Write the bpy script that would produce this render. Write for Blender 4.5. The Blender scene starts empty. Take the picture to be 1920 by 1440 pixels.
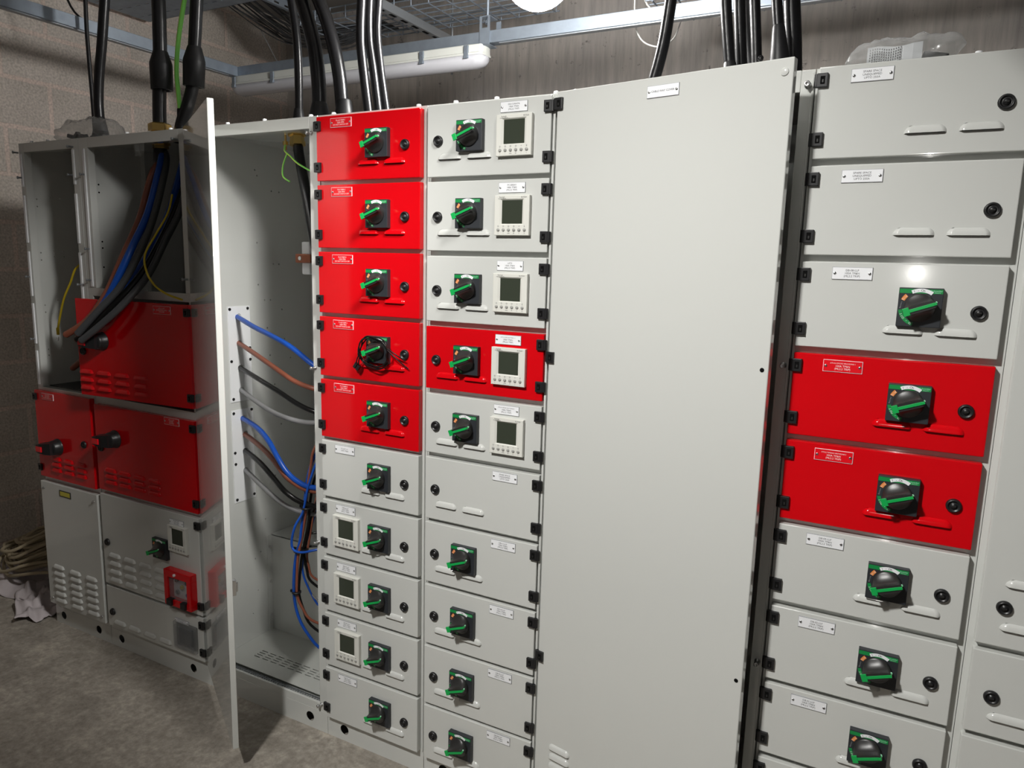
import bpy, bmesh, math, random
from mathutils import Vector, Matrix, noise

random.seed(7)
S = bpy.context.scene
COL = S.collection
PI = math.pi
FLOOR = -0.045

# ------------------------------------------------------------------ camera
cam_data = bpy.data.cameras.new('camera')
cam_data.sensor_fit = 'HORIZONTAL'
cam_data.sensor_width = 36.0
cam_data.lens = 36.0 * 1351.87 / 1920.0
cam_data.clip_start = 0.05
cam_data.clip_end = 60
cam = bpy.data.objects.new('camera', cam_data)
COL.objects.link(cam)


def rodrigues(r):
    v = Vector(r)
    return Matrix.Rotation(v.length, 3, v.normalized())


Rw = rodrigues((0.1544, 0.4823, 0.0652)) @ Matrix(((1, 0, 0), (0, 0, -1), (0, 1, 0)))
right, down, fwd = Rw[0], Rw[1], Rw[2]
m4 = Matrix.Identity(4)
for i in range(3):
    m4[i][0] = right[i]
    m4[i][1] = -down[i]
    m4[i][2] = -fwd[i]
m4.translation = Vector((1.5988, -1.736, 1.602))
cam.matrix_world = m4
S.camera = cam

# ------------------------------------------------------------------ world, exposure, lights
world = bpy.data.worlds.new('world')
S.world = world
world.use_nodes = True
world.node_tree.nodes['Background'].inputs[0].default_value = (0.75, 0.82, 0.9, 1)
world.node_tree.nodes['Background'].inputs[1].default_value = 0.05
S.view_settings.view_transform = 'Standard'
S.view_settings.look = 'None'
S.view_settings.exposure = 0.0
S.view_settings.gamma = 1.0
S.view_settings.use_curve_mapping = False

# two added beams in place of one overhead lamp: position, aim, half angle, power, lens radius
ADDED_FLOODS = [((0.52, -2.15, 3.10), (1.28, 0.0, 0.45), 0.67, 395.0, 0.09),
          ((1.25, -0.67, 2.53), (-1.30, 0.05, 0.70), 0.425, 205.0, 0.14)]
GLOBE_POS = (0.535, 0.40, 2.49)   # the lamp seen at the top of the photograph
GLOBE_STRENGTH = 215.0
FLASH_POS = (1.672, -1.745, 1.61)   # the light on the photographer's phone
FLASH_POWER = 2.6

for pos, aim, half, power, rad in ADDED_FLOODS:
    sl = bpy.data.lights.new('added_beam', 'SPOT')
    sl.energy = power
    sl.spot_size = 2 * half
    sl.spot_blend = 1.0
    sl.shadow_soft_size = rad
    sl.color = (1.0, 0.985, 0.95)
    slo = bpy.data.objects.new('added_beam', sl)
    slo.location = pos
    slo.rotation_euler = (Vector(aim) - Vector(pos)).to_track_quat('-Z', 'Y').to_euler()
    COL.objects.link(slo)

fl = bpy.data.lights.new('phone_light', 'POINT')
fl.energy = FLASH_POWER
fl.shadow_soft_size = 0.009
fl.color = (1.0, 0.97, 0.92)
flo = bpy.data.objects.new('phone_light', fl)
flo.location = FLASH_POS
COL.objects.link(flo)


# ------------------------------------------------------------------ materials
def mat(name, col, rough=0.5, metal=0.0, spec=0.5, bump=0.0, bscale=200.0, coat=0.0, mottle=0.0, mscale=8.0):
    m = bpy.data.materials.new(name)
    m.use_nodes = True
    nt = m.node_tree
    b = nt.nodes['Principled BSDF']
    b.inputs['Base Color'].default_value = (*col, 1)
    b.inputs['Roughness'].default_value = rough
    b.inputs['Metallic'].default_value = metal
    b.inputs['Specular IOR Level'].default_value = spec
    if coat:
        b.inputs['Coat Weight'].default_value = coat
        b.inputs['Coat Roughness'].default_value = 0.035
    tc = nt.nodes.new('ShaderNodeTexCoord')
    if bump:
        n = nt.nodes.new('ShaderNodeTexNoise')
        n.inputs['Scale'].default_value = bscale
        n.inputs['Detail'].default_value = 2
        nt.links.new(tc.outputs['Object'], n.inputs['Vector'])
        bp = nt.nodes.new('ShaderNodeBump')
        bp.inputs['Strength'].default_value = bump
        bp.inputs['Distance'].default_value = 0.002
        nt.links.new(n.outputs['Fac'], bp.inputs['Height'])
        nt.links.new(bp.outputs['Normal'], b.inputs['Normal'])
    if mottle:
        n = nt.nodes.new('ShaderNodeTexNoise')
        n.inputs['Scale'].default_value = mscale
        n.inputs['Detail'].default_value = 6
        nt.links.new(tc.outputs['Object'], n.inputs['Vector'])
        mx = nt.nodes.new('ShaderNodeMix')
        mx.data_type = 'RGBA'
        mx.inputs[6].default_value = (*[c * (1 - mottle) for c in col], 1)
        mx.inputs[7].default_value = (*[min(1, c * (1 + mottle)) for c in col], 1)
        nt.links.new(n.outputs['Fac'], mx.inputs[0])
        nt.links.new(mx.outputs[2], b.inputs['Base Color'])
    return m


M = {}
M['grey'] = mat('grey_enamel', (0.60, 0.61, 0.585), 0.12, bump=0.006, bscale=260, coat=0.8)
M['greydark'] = mat('grey_shelf_enamel', (0.50, 0.51, 0.48), 0.35)
M['white'] = mat('white_plastic', (0.80, 0.81, 0.82), 0.4)
M['red'] = mat('red_enamel', (0.62, 0.002, 0.006), 0.11, bump=0.008, bscale=240)
M['black'] = mat('black_plastic', (0.012, 0.012, 0.013), 0.38)
M['blackmatte'] = mat('black_hole', (0.004, 0.004, 0.004), 0.9, spec=0.1)
M['plate'] = mat('charcoal_plate', (0.022, 0.025, 0.030), 0.45)
M['knob'] = mat('charcoal_knob', (0.022, 0.0215, 0.021), 0.36)
M['green'] = mat('green_print', (0.006, 0.24, 0.055), 0.4)
M['greengrip'] = mat('green_grip', (0.006, 0.36, 0.075), 0.35)
M['greenpale'] = mat('pale_green', (0.35, 0.75, 0.5), 0.35)
M['orange'] = mat('orange_print', (0.75, 0.26, 0.06), 0.45)
M['labelwhite'] = mat('label_white', (0.84, 0.85, 0.87), 0.35)
M['labelred'] = mat('label_red', (0.74, 0.004, 0.012), 0.3)
M['ink'] = mat('ink', (0.03, 0.03, 0.035), 0.5)
M['inkgrey'] = mat('grey_print', (0.30, 0.31, 0.33), 0.5)
M['inkwhite'] = mat('white_print', (0.85, 0.80, 0.80), 0.5)
M['steel'] = mat('bright_steel', (0.62, 0.62, 0.62), 0.3, metal=1.0)
M['galv'] = mat('galvanised_steel', (0.31, 0.355, 0.41), 0.60, metal=0.9, mottle=0.22, mscale=22)
M['galvdull'] = mat('dull_galvanised_steel', (0.34, 0.36, 0.38), 0.5, metal=0.8)
M['bezel'] = mat('cream_bezel', (0.68, 0.68, 0.63), 0.42)
M['display'] = mat('olive_display', (0.040, 0.048, 0.034), 0.15, spec=0.6)
M['button'] = mat('grey_button', (0.33, 0.33, 0.31), 0.5)
M['cable'] = mat('black_cable_sheath', (0.008, 0.008, 0.009), 0.30, spec=0.4, bump=0.2, bscale=60)
M['cabledull'] = mat('black_heat_shrink', (0.010, 0.010, 0.011), 0.45, spec=0.35, bump=0.3, bscale=30)
M['blue'] = mat('blue_insulation', (0.006, 0.075, 0.42), 0.33)
M['brown'] = mat('brown_insulation', (0.24, 0.072, 0.04), 0.4)
M['greycore'] = mat('grey_insulation', (0.22, 0.22, 0.225), 0.38)
M['slate'] = mat('dark_grey_insulation', (0.055, 0.058, 0.062), 0.4)
M['blackcore'] = mat('black_insulation', (0.006, 0.006, 0.006), 0.28, spec=0.3)
M['earth'] = mat('green_yellow_insulation', (0.22, 0.62, 0.08), 0.4)
M['yellow'] = mat('yellow_insulation', (0.62, 0.46, 0.02), 0.4)
M['yellowlabel'] = mat('yellow_label', (0.62, 0.55, 0.05), 0.4)
M['copper'] = mat('copper', (0.27, 0.10, 0.06), 0.4, metal=0.9)
M['brass'] = mat('brass', (0.72, 0.50, 0.17), 0.26, metal=1.0)
M['rope'] = mat('hemp_rope', (0.36, 0.30, 0.20), 0.9, bump=0.8, bscale=120)
M['cloth'] = mat('pale_cloth', (0.50, 0.45, 0.46), 0.9, mottle=0.2, mscale=14)
M['clothdark'] = mat('navy_cloth', (0.045, 0.045, 0.08), 0.9)
M['fitting'] = mat('fitting_body', (0.50, 0.51, 0.48), 0.45)
M['diffuser'] = mat('opal_diffuser', (0.46, 0.46, 0.49), 0.22)
M['leaflet'] = mat('printed_leaflet', (0.62, 0.64, 0.66), 0.6)
M['whitecable'] = mat('white_cable', (0.52, 0.51, 0.49), 0.4)


def stripe_earth():
    m = M['earth']
    nt = m.node_tree
    b = nt.nodes['Principled BSDF']
    geo = nt.nodes.new('ShaderNodeNewGeometry')
    dot = nt.nodes.new('ShaderNodeVectorMath')
    dot.operation = 'DOT_PRODUCT'
    dot.inputs[1].default_value = (-0.75, -0.66, 0)
    nt.links.new(geo.outputs['Normal'], dot.inputs[0])
    gt = nt.nodes.new('ShaderNodeMath')
    gt.operation = 'GREATER_THAN'
    gt.inputs[1].default_value = 0.72
    nt.links.new(dot.outputs['Value'], gt.inputs[0])
    mx = nt.nodes.new('ShaderNodeMix')
    mx.data_type = 'RGBA'
    mx.inputs[6].default_value = (0.32, 0.92, 0.16, 1)
    mx.inputs[7].default_value = (0.75, 0.80, 0.10, 1)
    nt.links.new(gt.outputs[0], mx.inputs[0])
    nt.links.new(mx.outputs[2], b.inputs['Base Color'])


stripe_earth()


def film_mat(name, tint, opacity):
    m = bpy.data.materials.new(name)
    m.use_nodes = True
    nt = m.node_tree
    nt.nodes.clear()
    out = nt.nodes.new('ShaderNodeOutputMaterial')
    tr = nt.nodes.new('ShaderNodeBsdfTransparent')
    pb = nt.nodes.new('ShaderNodeBsdfPrincipled')
    pb.inputs['Base Color'].default_value = (*tint, 1)
    pb.inputs['Roughness'].default_value = 0.16
    mx = nt.nodes.new('ShaderNodeMixShader')
    lw = nt.nodes.new('ShaderNodeLayerWeight')
    lw.inputs[0].default_value = 0.35
    mp = nt.nodes.new('ShaderNodeMapRange')
    mp.inputs['To Min'].default_value = opacity
    mp.inputs['To Max'].default_value = 0.62
    nt.links.new(lw.outputs['Facing'], mp.inputs['Value'])
    nt.links.new(mp.outputs['Result'], mx.inputs[0])
    nt.links.new(tr.outputs[0], mx.inputs[1])
    nt.links.new(pb.outputs[0], mx.inputs[2])
    nt.links.new(mx.outputs[0], out.inputs['Surface'])
    return m


M['film'] = film_mat('clear_polythene', (0.60, 0.61, 0.61), 0.17)
M['pane'] = film_mat('clear_cover', (0.25, 0.26, 0.27), 0.10)


def lamp_mat(name, strength, col=(1, 0.98, 0.95)):
    m = bpy.data.materials.new(name)
    m.use_nodes = True
    b = m.node_tree.nodes['Principled BSDF']
    b.inputs['Base Color'].default_value = (0.9, 0.9, 0.9, 1)
    b.inputs['Emission Color'].default_value = (*col, 1)
    b.inputs['Emission Strength'].default_value = strength
    return m


M['keyglow'] = lamp_mat('lit_lens', 6.0)  # glow for the lenses of the added floods
M['globeglow'] = lamp_mat('lit_opal_globe', GLOBE_STRENGTH)


def nodes_of(name):
    m = bpy.data.materials.new(name)
    m.use_nodes = True
    return m, m.node_tree, m.node_tree.nodes['Principled BSDF']


def N(nt, kind, **kw):
    n = nt.nodes.new(kind)
    for k, v in kw.items():
        if hasattr(n, k):
            setattr(n, k, v)
        else:
            n.inputs[k].default_value = v
    return n


def ramp(nt, stops):
    r = nt.nodes.new('ShaderNodeValToRGB')
    e = r.color_ramp.elements
    while len(e) < len(stops):
        e.new(0.5)
    for el, (p, c) in zip(e, stops):
        el.position = p
        el.color = (*c, 1)
    return r


def block_wall():
    m, nt, b = nodes_of('grey_blockwork')
    tc = N(nt, 'ShaderNodeTexCoord')
    sp = N(nt, 'ShaderNodeSeparateXYZ')
    nt.links.new(tc.outputs['Object'], sp.inputs[0])
    ad = N(nt, 'ShaderNodeMath', operation='ADD')
    ad.inputs[1].default_value = 10 * 0.243 - 2.482 + 0.243 * 5
    nt.links.new(sp.outputs['Z'], ad.inputs[0])
    ad2 = N(nt, 'ShaderNodeMath', operation='ADD')
    ad2.inputs[1].default_value = 9.5 - 1.163 + 0.2375
    nt.links.new(sp.outputs['Y'], ad2.inputs[0])
    cb = N(nt, 'ShaderNodeCombineXYZ')
    nt.links.new(ad2.outputs[0], cb.inputs[0])
    nt.links.new(ad.outputs[0], cb.inputs[1])
    br = N(nt, 'ShaderNodeTexBrick')
    br.offset = 0.5
    br.inputs['Color1'].default_value = (0.49, 0.45, 0.41, 1)
    br.inputs['Color2'].default_value = (0.58, 0.535, 0.495, 1)
    br.inputs['Mortar'].default_value = (0.64, 0.54, 0.49, 1)
    br.inputs['Scale'].default_value = 1
    br.inputs['Mortar Size'].default_value = 0.014
    br.inputs['Mortar Smooth'].default_value = 0.4
    br.inputs['Brick Width'].default_value = 0.475
    br.inputs['Row Height'].default_value = 0.243
    nt.links.new(cb.outputs[0], br.inputs['Vector'])
    n1 = N(nt, 'ShaderNodeTexNoise', Scale=90.0, Detail=6.0)
    n2 = N(nt, 'ShaderNodeTexNoise', Scale=2.2, Detail=5.0)
    nt.links.new(tc.outputs['Object'], n1.inputs['Vector'])
    nt.links.new(tc.outputs['Object'], n2.inputs['Vector'])
    r1 = ramp(nt, [(0.3, (0.72, 0.72, 0.72)), (0.7, (1.18, 1.18, 1.18))])
    r2 = ramp(nt, [(0.3, (0.75, 0.74, 0.70)), (0.75, (1.15, 1.12, 1.1))])
    nt.links.new(n1.outputs['Fac'], r1.inputs[0])
    nt.links.new(n2.outputs['Fac'], r2.inputs[0])
    mu = N(nt, 'ShaderNodeMix', data_type='RGBA', blend_type='MULTIPLY')
    mu.inputs[0].default_value = 1
    nt.links.new(br.outputs['Color'], mu.inputs[6])
    nt.links.new(r1.outputs[0], mu.inputs[7])
    mu2 = N(nt, 'ShaderNodeMix', data_type='RGBA', blend_type='MULTIPLY')
    mu2.inputs[0].default_value = 1
    nt.links.new(mu.outputs[2], mu2.inputs[6])
    nt.links.new(r2.outputs[0], mu2.inputs[7])
    nt.links.new(mu2.outputs[2], b.inputs['Base Color'])
    b.inputs['Roughness'].default_value = 0.95
    hs = N(nt, 'ShaderNodeMath', operation='SUBTRACT')
    nt.links.new(n1.outputs['Fac'], hs.inputs[0])
    nt.links.new(br.outputs['Fac'], hs.inputs[1])
    bp = N(nt, 'ShaderNodeBump', Strength=0.5, Distance=0.008)
    nt.links.new(hs.outputs[0], bp.inputs['Height'])
    nt.links.new(bp.outputs[0], b.inputs['Normal'])
    return m


def concrete_wall():
    m, nt, b = nodes_of('board_marked_concrete')
    tc = N(nt, 'ShaderNodeTexCoord')
    mp = N(nt, 'ShaderNodeMapping')
    mp.inputs['Scale'].default_value = (26, 26, 2.2)
    nt.links.new(tc.outputs['Object'], mp.inputs[0])
    n1 = N(nt, 'ShaderNodeTexNoise', Scale=1.0, Detail=7.0, Roughness=0.65)
    nt.links.new(mp.outputs[0], n1.inputs['Vector'])
    n2 = N(nt, 'ShaderNodeTexNoise', Scale=1.6, Detail=4.0)
    nt.links.new(tc.outputs['Object'], n2.inputs['Vector'])
    n3 = N(nt, 'ShaderNodeTexNoise', Scale=16.0, Detail=5.0, Roughness=0.7)
    nt.links.new(tc.outputs['Object'], n3.inputs['Vector'])
    r1 = ramp(nt, [(0.3, (0.34, 0.32, 0.305)), (0.7, (0.54, 0.505, 0.48))])
    nt.links.new(n1.outputs['Fac'], r1.inputs[0])
    r2 = ramp(nt, [(0.3, (0.75, 0.75, 0.76)), (0.7, (1.15, 1.13, 1.08))])
    nt.links.new(n2.outputs['Fac'], r2.inputs[0])
    r3 = ramp(nt, [(0.30, (0.35, 0.35, 0.35)), (0.38, (1, 1, 1))])
    nt.links.new(n3.outputs['Fac'], r3.inputs[0])
    a = N(nt, 'ShaderNodeMix', data_type='RGBA', blend_type='MULTIPLY')
    a.inputs[0].default_value = 1
    nt.links.new(r1.outputs[0], a.inputs[6])
    nt.links.new(r2.outputs[0], a.inputs[7])
    c = N(nt, 'ShaderNodeMix', data_type='RGBA', blend_type='MULTIPLY')
    c.inputs[0].default_value = 1
    nt.links.new(a.outputs[2], c.inputs[6])
    nt.links.new(r3.outputs[0], c.inputs[7])
    nt.links.new(c.outputs[2], b.inputs['Base Color'])
    b.inputs['Roughness'].default_value = 0.85
    bp = N(nt, 'ShaderNodeBump', Strength=0.3, Distance=0.006)
    nt.links.new(n1.outputs['Fac'], bp.inputs['Height'])
    nt.links.new(bp.outputs[0], b.inputs['Normal'])
    return m


def concrete_floor():
    m, nt, b = nodes_of('dusty_concrete_floor')
    tc = N(nt, 'ShaderNodeTexCoord')
    n1 = N(nt, 'ShaderNodeTexNoise', Scale=3.0, Detail=8.0, Roughness=0.7, Distortion=0.6)
    n2 = N(nt, 'ShaderNodeTexNoise', Scale=45.0, Detail=6.0, Roughness=0.7)
    n3 = N(nt, 'ShaderNodeTexNoise', Scale=12.0, Detail=6.0, Roughness=0.75)
    for n in (n1, n2, n3):
        nt.links.new(tc.outputs['Object'], n.inputs['Vector'])
    r1 = ramp(nt, [(0.3, (0.245, 0.22, 0.188)), (0.55, (0.325, 0.293, 0.25)), (0.75, (0.43, 0.395, 0.345))])
    nt.links.new(n1.outputs['Fac'], r1.inputs[0])
    r2 = ramp(nt, [(0.3, (0.7, 0.7, 0.7)), (0.7, (1.2, 1.2, 1.2))])
    nt.links.new(n2.outputs['Fac'], r2.inputs[0])
    r3 = ramp(nt, [(0.35, (0.8, 0.79, 0.78)), (0.52, (1, 1, 1)), (0.68, (1.35, 1.34, 1.32))])
    nt.links.new(n3.outputs['Fac'], r3.inputs[0])
    a = N(nt, 'ShaderNodeMix', data_type='RGBA', blend_type='MULTIPLY')
    a.inputs[0].default_value = 1
    nt.links.new(r1.outputs[0], a.inputs[6])
    nt.links.new(r2.outputs[0], a.inputs[7])
    c = N(nt, 'ShaderNodeMix', data_type='RGBA', blend_type='MULTIPLY')
    c.inputs[0].default_value = 1
    nt.links.new(a.outputs[2], c.inputs[6])
    nt.links.new(r3.outputs[0], c.inputs[7])
    nt.links.new(c.outputs[2], b.inputs['Base Color'])
    b.inputs['Roughness'].default_value = 0.8
    bp = N(nt, 'ShaderNodeBump', Strength=0.3, Distance=0.004)
    nt.links.new(n2.outputs['Fac'], bp.inputs['Height'])
    nt.links.new(bp.outputs[0], b.inputs['Normal'])
    return m


M['block'] = block_wall()
M['concrete'] = concrete_wall()
M['floor'] = concrete_floor()
M['ceiling'] = mat('ceiling_concrete', (0.20, 0.19, 0.18), 0.9, mottle=0.2, mscale=3)


# ------------------------------------------------------------------ mesh helpers
class MB:
    def __init__(self):
        self.v, self.f, self.m, self.sm = [], [], [], []

    def add(self, verts, faces, mi=0, smooth=False):
        o = len(self.v)
        self.v += [tuple(p) for p in verts]
        for f in faces:
            self.f.append([o + i for i in f])
            self.m.append(mi)
            self.sm.append(smooth)
        return self

    def bm(self, bm, mi=0, smooth=False):
        bm.verts.index_update()
        self.add([v.co[:] for v in bm.verts], [[v.index for v in f.verts] for f in bm.faces], mi, smooth)
        bm.free()
        return self

    def box(self, x0, x1, y0, y1, z0, z1, mi=0, bevel=0.0, seg=2):
        bm = bmesh.new()
        bmesh.ops.create_cube(bm, size=1.0)
        for v in bm.verts:
            v.co = Vector(((x0 + x1) / 2 + v.co.x * (x1 - x0), (y0 + y1) / 2 + v.co.y * (y1 - y0), (z0 + z1) / 2 + v.co.z * (z1 - z0)))
        if bevel:
            bmesh.ops.bevel(bm, geom=bm.edges[:], offset=bevel, segments=seg, affect='EDGES', profile=0.6)
        return self.bm(bm, mi)

    def rbox(self, center, size, rot, mi=0, bevel=0.0):
        bm = bmesh.new()
        bmesh.ops.create_cube(bm, size=1.0)
        for v in bm.verts:
            v.co = Vector((v.co.x * size[0], v.co.y * size[1], v.co.z * size[2]))
        if bevel:
            bmesh.ops.bevel(bm, geom=bm.edges[:], offset=bevel, segments=2, affect='EDGES', profile=0.6)
        bmesh.ops.transform(bm, matrix=Matrix.Translation(center) @ rot.to_4x4(), verts=bm.verts)
        return self.bm(bm, mi)

    def cyl(self, p0, p1, r0, r1=None, seg=20, mi=0, smooth=True, caps=True):
        r1 = r0 if r1 is None else r1
        p0, p1 = Vector(p0), Vector(p1)
        d = (p1 - p0).normalized()
        a = d.orthogonal().normalized()
        b = d.cross(a)
        vs = []
        for p, r in ((p0, r0), (p1, r1)):
            for k in range(seg):
                t = 2 * PI * k / seg
                vs.append(p + (a * math.cos(t) + b * math.sin(t)) * r)
        self.add(vs, [(k, (k + 1) % seg, seg + (k + 1) % seg, seg + k) for k in range(seg)], mi, smooth)
        if caps:
            self.add(vs[:seg], [list(range(seg))[::-1]], mi)
            self.add(vs[seg:], [list(range(seg))], mi)
        return self

    def rings(self, rings, mi=0, smooth=True, closed=True, cap0=False, cap1=False):
        n = len(rings[0])
        vs = [p for r in rings for p in r]
        fs = []
        for i in range(len(rings) - 1):
            for k in range(n if closed else n - 1):
                k2 = (k + 1) % n
                fs.append((i * n + k, i * n + k2, (i + 1) * n + k2, (i + 1) * n + k))
        self.add(vs, fs, mi, smooth)
        if cap0:
            self.add(rings[0], [list(range(n))[::-1]], mi)
        if cap1:
            self.add(rings[-1], [list(range(n))], mi)
        return self

    def lathe(self, axis_p, axis_d, prof, seg=28, mi=0, smooth=True):
        p = Vector(axis_p)
        d = Vector(axis_d).normalized()
        a = d.orthogonal().normalized()
        b = d.cross(a)
        rs = [[p + d * t + (a * math.cos(2 * PI * k / seg) + b * math.sin(2 * PI * k / seg)) * r for k in range(seg)] for t, r in prof]
        return self.rings(rs, mi, smooth, True, True, True)

    def tube(self, pts, r, seg=12, sub=6, mi=0, caps=True):
        P = [Vector(p) for p in pts]
        R = list(r) if isinstance(r, (list, tuple)) else [r] * len(P)
        Q, RR = [], []
        n = len(P)
        for i in range(n - 1):
            p0, p1, p2, p3 = P[max(i - 1, 0)], P[i], P[i + 1], P[min(i + 2, n - 1)]
            for s in range(sub):
                t = s / sub
                Q.append(0.5 * ((2 * p1) + (p2 - p0) * t + (2 * p0 - 5 * p1 + 4 * p2 - p3) * t * t + (3 * p1 - p0 - 3 * p2 + p3) * t ** 3))
                RR.append(R[i] * (1 - t) + R[i + 1] * t)
        Q.append(P[-1])
        RR.append(R[-1])
        rings = []
        nrm = None
        for i, q in enumerate(Q):
            d = (Q[min(i + 1, len(Q) - 1)] - Q[max(i - 1, 0)]).normalized()
            if nrm is None:
                nrm = d.orthogonal().normalized()
            else:
                nrm = (nrm - d * nrm.dot(d)).normalized()
            b = d.cross(nrm)
            rings.append([q + (nrm * math.cos(2 * PI * k / seg) + b * math.sin(2 * PI * k / seg)) * RR[i] for k in range(seg)])
        return self.rings(rings, mi, True, True, caps, caps)

    def sheet(self, x0, x1, z0, z1, y0, y1, holes=(), mi=0, axis='Y'):
        """flat plate with round or oblong holes (cx, cz, r) / (cx, cz, rx, rz)"""
        bm = bmesh.new()
        loops = [[(x0, z0), (x1, z0), (x1, z1), (x0, z1)]]
        for h in holes:
            if len(h) == 3:
                loops.append([(h[0] + h[2] * math.cos(2 * PI * k / 24), h[1] + h[2] * math.sin(2 * PI * k / 24)) for k in range(24)])
            else:
                loops.append([(h[0] - h[2], h[1] - h[3]), (h[0] + h[2], h[1] - h[3]), (h[0] + h[2], h[1] + h[3]), (h[0] - h[2], h[1] + h[3])])
        for lp in loops:
            vs = [bm.verts.new((x, y0, z)) for x, z in lp]
            for k in range(len(vs)):
                bm.edges.new((vs[k], vs[(k + 1) % len(vs)]))
        bmesh.ops.triangle_fill(bm, use_beauty=True, edges=bm.edges[:])
        g = bmesh.ops.extrude_face_region(bm, geom=bm.faces[:])
        for e in g['geom']:
            if isinstance(e, bmesh.types.BMVert):
                e.co.y = y1
        bmesh.ops.recalc_face_normals(bm, faces=bm.faces[:])
        if axis == 'X':      # (x, y, z) -> plate normal along X: x holds y
            for v in bm.verts:
                v.co = Vector((v.co.y, v.co.x, v.co.z))
            bmesh.ops.recalc_face_normals(bm, faces=bm.faces[:])
        if axis == 'Z':
            for v in bm.verts:
                v.co = Vector((v.co.x, v.co.z, v.co.y))
            bmesh.ops.recalc_face_normals(bm, faces=bm.faces[:])
        return self.bm(bm, mi)

    def text(self, s, cx, cz, size, y, mi, align='CENTER', rot=0.0):
        vs, fs = text_geo(s, align)
        c, sn = math.cos(rot), math.sin(rot)
        self.add([(cx + (x * c - z * sn) * size, y, cz + (x * sn + z * c) * size) for x, z in vs], fs, mi)
        return self

    def mesh(self, name, mats):
        me = bpy.data.meshes.new(name)
        me.from_pydata(self.v, [], self.f)
        for mm in mats:
            me.materials.append(mm)
        for p, i, s in zip(me.polygons, self.m, self.sm):
            p.material_index = i
            p.use_smooth = s
        me.update()
        return me


_txt = {}


def text_geo(s, align):
    if (s, align) in _txt:
        return _txt[(s, align)]
    cu = bpy.data.curves.new('lettering', 'FONT')
    cu.body = s
    cu.size = 1.0
    cu.align_x = align
    cu.align_y = 'CENTER'
    cu.resolution_u = 2
    ob = bpy.data.objects.new('lettering', cu)
    COL.objects.link(ob)
    dg = bpy.context.evaluated_depsgraph_get()
    me = bpy.data.meshes.new_from_object(ob.evaluated_get(dg))
    vs = [(v.co.x, v.co.y) for v in me.vertices]
    fs = [list(p.vertices) for p in me.polygons]
    bpy.data.objects.remove(ob)
    bpy.data.meshes.remove(me)
    bpy.data.curves.remove(cu)
    _txt[(s, align)] = (vs, fs)
    return vs, fs


def tag(o, label=None, cat=None, group=None, kind=None):
    if label: o['label'] = label
    if cat: o['category'] = cat
    if group: o['group'] = group
    if kind: o['kind'] = kind
    return o


def empty(name, loc, label, cat, group=None):
    o = bpy.data.objects.new(name, None)
    o.empty_display_size = 0.1
    o.location = loc
    COL.objects.link(o)
    return tag(o, label, cat, group)


def part(name, mesh, parent=None, loc=None, rotz=0.0, label=None, world_child=False):
    """link one mesh object; world_child: mesh vertices are in world space under an Empty"""
    o = bpy.data.objects.new(name, mesh)
    COL.objects.link(o)
    if parent:
        o.parent = parent
        if world_child:
            o.matrix_parent_inverse = Matrix.Translation(-Vector(parent.location))
    if loc is not None:
        o.location = loc
    if rotz:
        o.rotation_euler = (0, 0, rotz)
    if label:
        o['label'] = label
    return o


def top(name, mb, mats, label, cat, group=None, kind=None):
    o = part(name, mb.mesh(name, mats))
    return tag(o, label, cat, group, kind)


def struct(name, mb, mats):
    o = part(name, mb.mesh(name, mats))
    o['kind'] = 'structure'
    return o


# ------------------------------------------------------------------ the room
XL, XR, YF, YB, ZC = -2.5, 4.2, -3.4, 2.42, 3.3
struct('floor', MB().box(XL - .1, XR + .1, YF - .1, YB + .1, FLOOR - 0.1, FLOOR), [M['floor']])
struct('ceiling', MB().box(XL - .1, XR + .1, YF - .1, YB + .1, ZC, ZC + 0.1), [M['ceiling']])
struct('wall_left', MB().box(XL - 0.1, XL, YF - .1, YB + .1, FLOOR, ZC), [M['block']])
struct('wall_back', MB().box(XL, XR, YB, YB + 0.1, FLOOR, ZC), [M['concrete']])
struct('wall_right', MB().box(XR, XR + 0.1, YF - .1, YB + .1, FLOOR, ZC), [M['ceiling']])
struct('wall_front', MB().box(XL, XR, YF - 0.1, YF, FLOOR, ZC), [M['ceiling']])


# ------------------------------------------------------------------ shared door furniture
def louvre_mesh(name, m, L=0.076, H=0.0155, D=0.0075):
    mb = MB()
    nu, nv = 16, 6
    rows = []
    for j in range(nv + 1):
        v = j / nv
        row = []
        half = (L / 2) * (1 - 0.28 * v ** 2.5)
        for i in range(nu + 1):
            u = -1 + 2 * i / nu
            e = min(1.0, (1 - abs(u)) / 0.22)
            e = math.sqrt(max(0, 1 - (1 - e) ** 2))
            y = -D * e * math.sqrt(max(0.0, 1 - v ** 1.6))
            row.append((u * half, y, H * v))
        rows.append(row)
    mb.rings(rows, 0, True, closed=False)
    mb.add(rows[0], [list(range(nu + 1))], 1)
    return mb.mesh(name, [m, M['blackmatte']])


LOUV = {'grey': louvre_mesh('vent_louvre', M['grey']), 'red': louvre_mesh('red_vent_louvre', M['red'])}


def hinge_mesh():
    mb = MB()
    mb.box(-0.003, 0.019, -0.0075, 0.003, -0.0145, 0.0145, 0, 0.0015)
    mb.box(0.004, 0.013, -0.0085, -0.007, -0.008, 0.008, 1, 0.0006)
    mb.cyl((-0.004, -0.001, -0.0135), (-0.004, -0.001, 0.0135), 0.0055, seg=12)
    mb.box(0.0075, 0.0105, -0.0092, -0.0083, -0.005, 0.001, 2)
    return mb.mesh('hinge', [M['black'], M['blackmatte'], M['knob']])


HINGE = hinge_mesh()


def hinge_flip():
    me = HINGE.copy()
    for v in me.vertices:
        v.co.x = -v.co.x
    me.flip_normals()
    return me


HINGE_R = hinge_flip()


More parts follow.
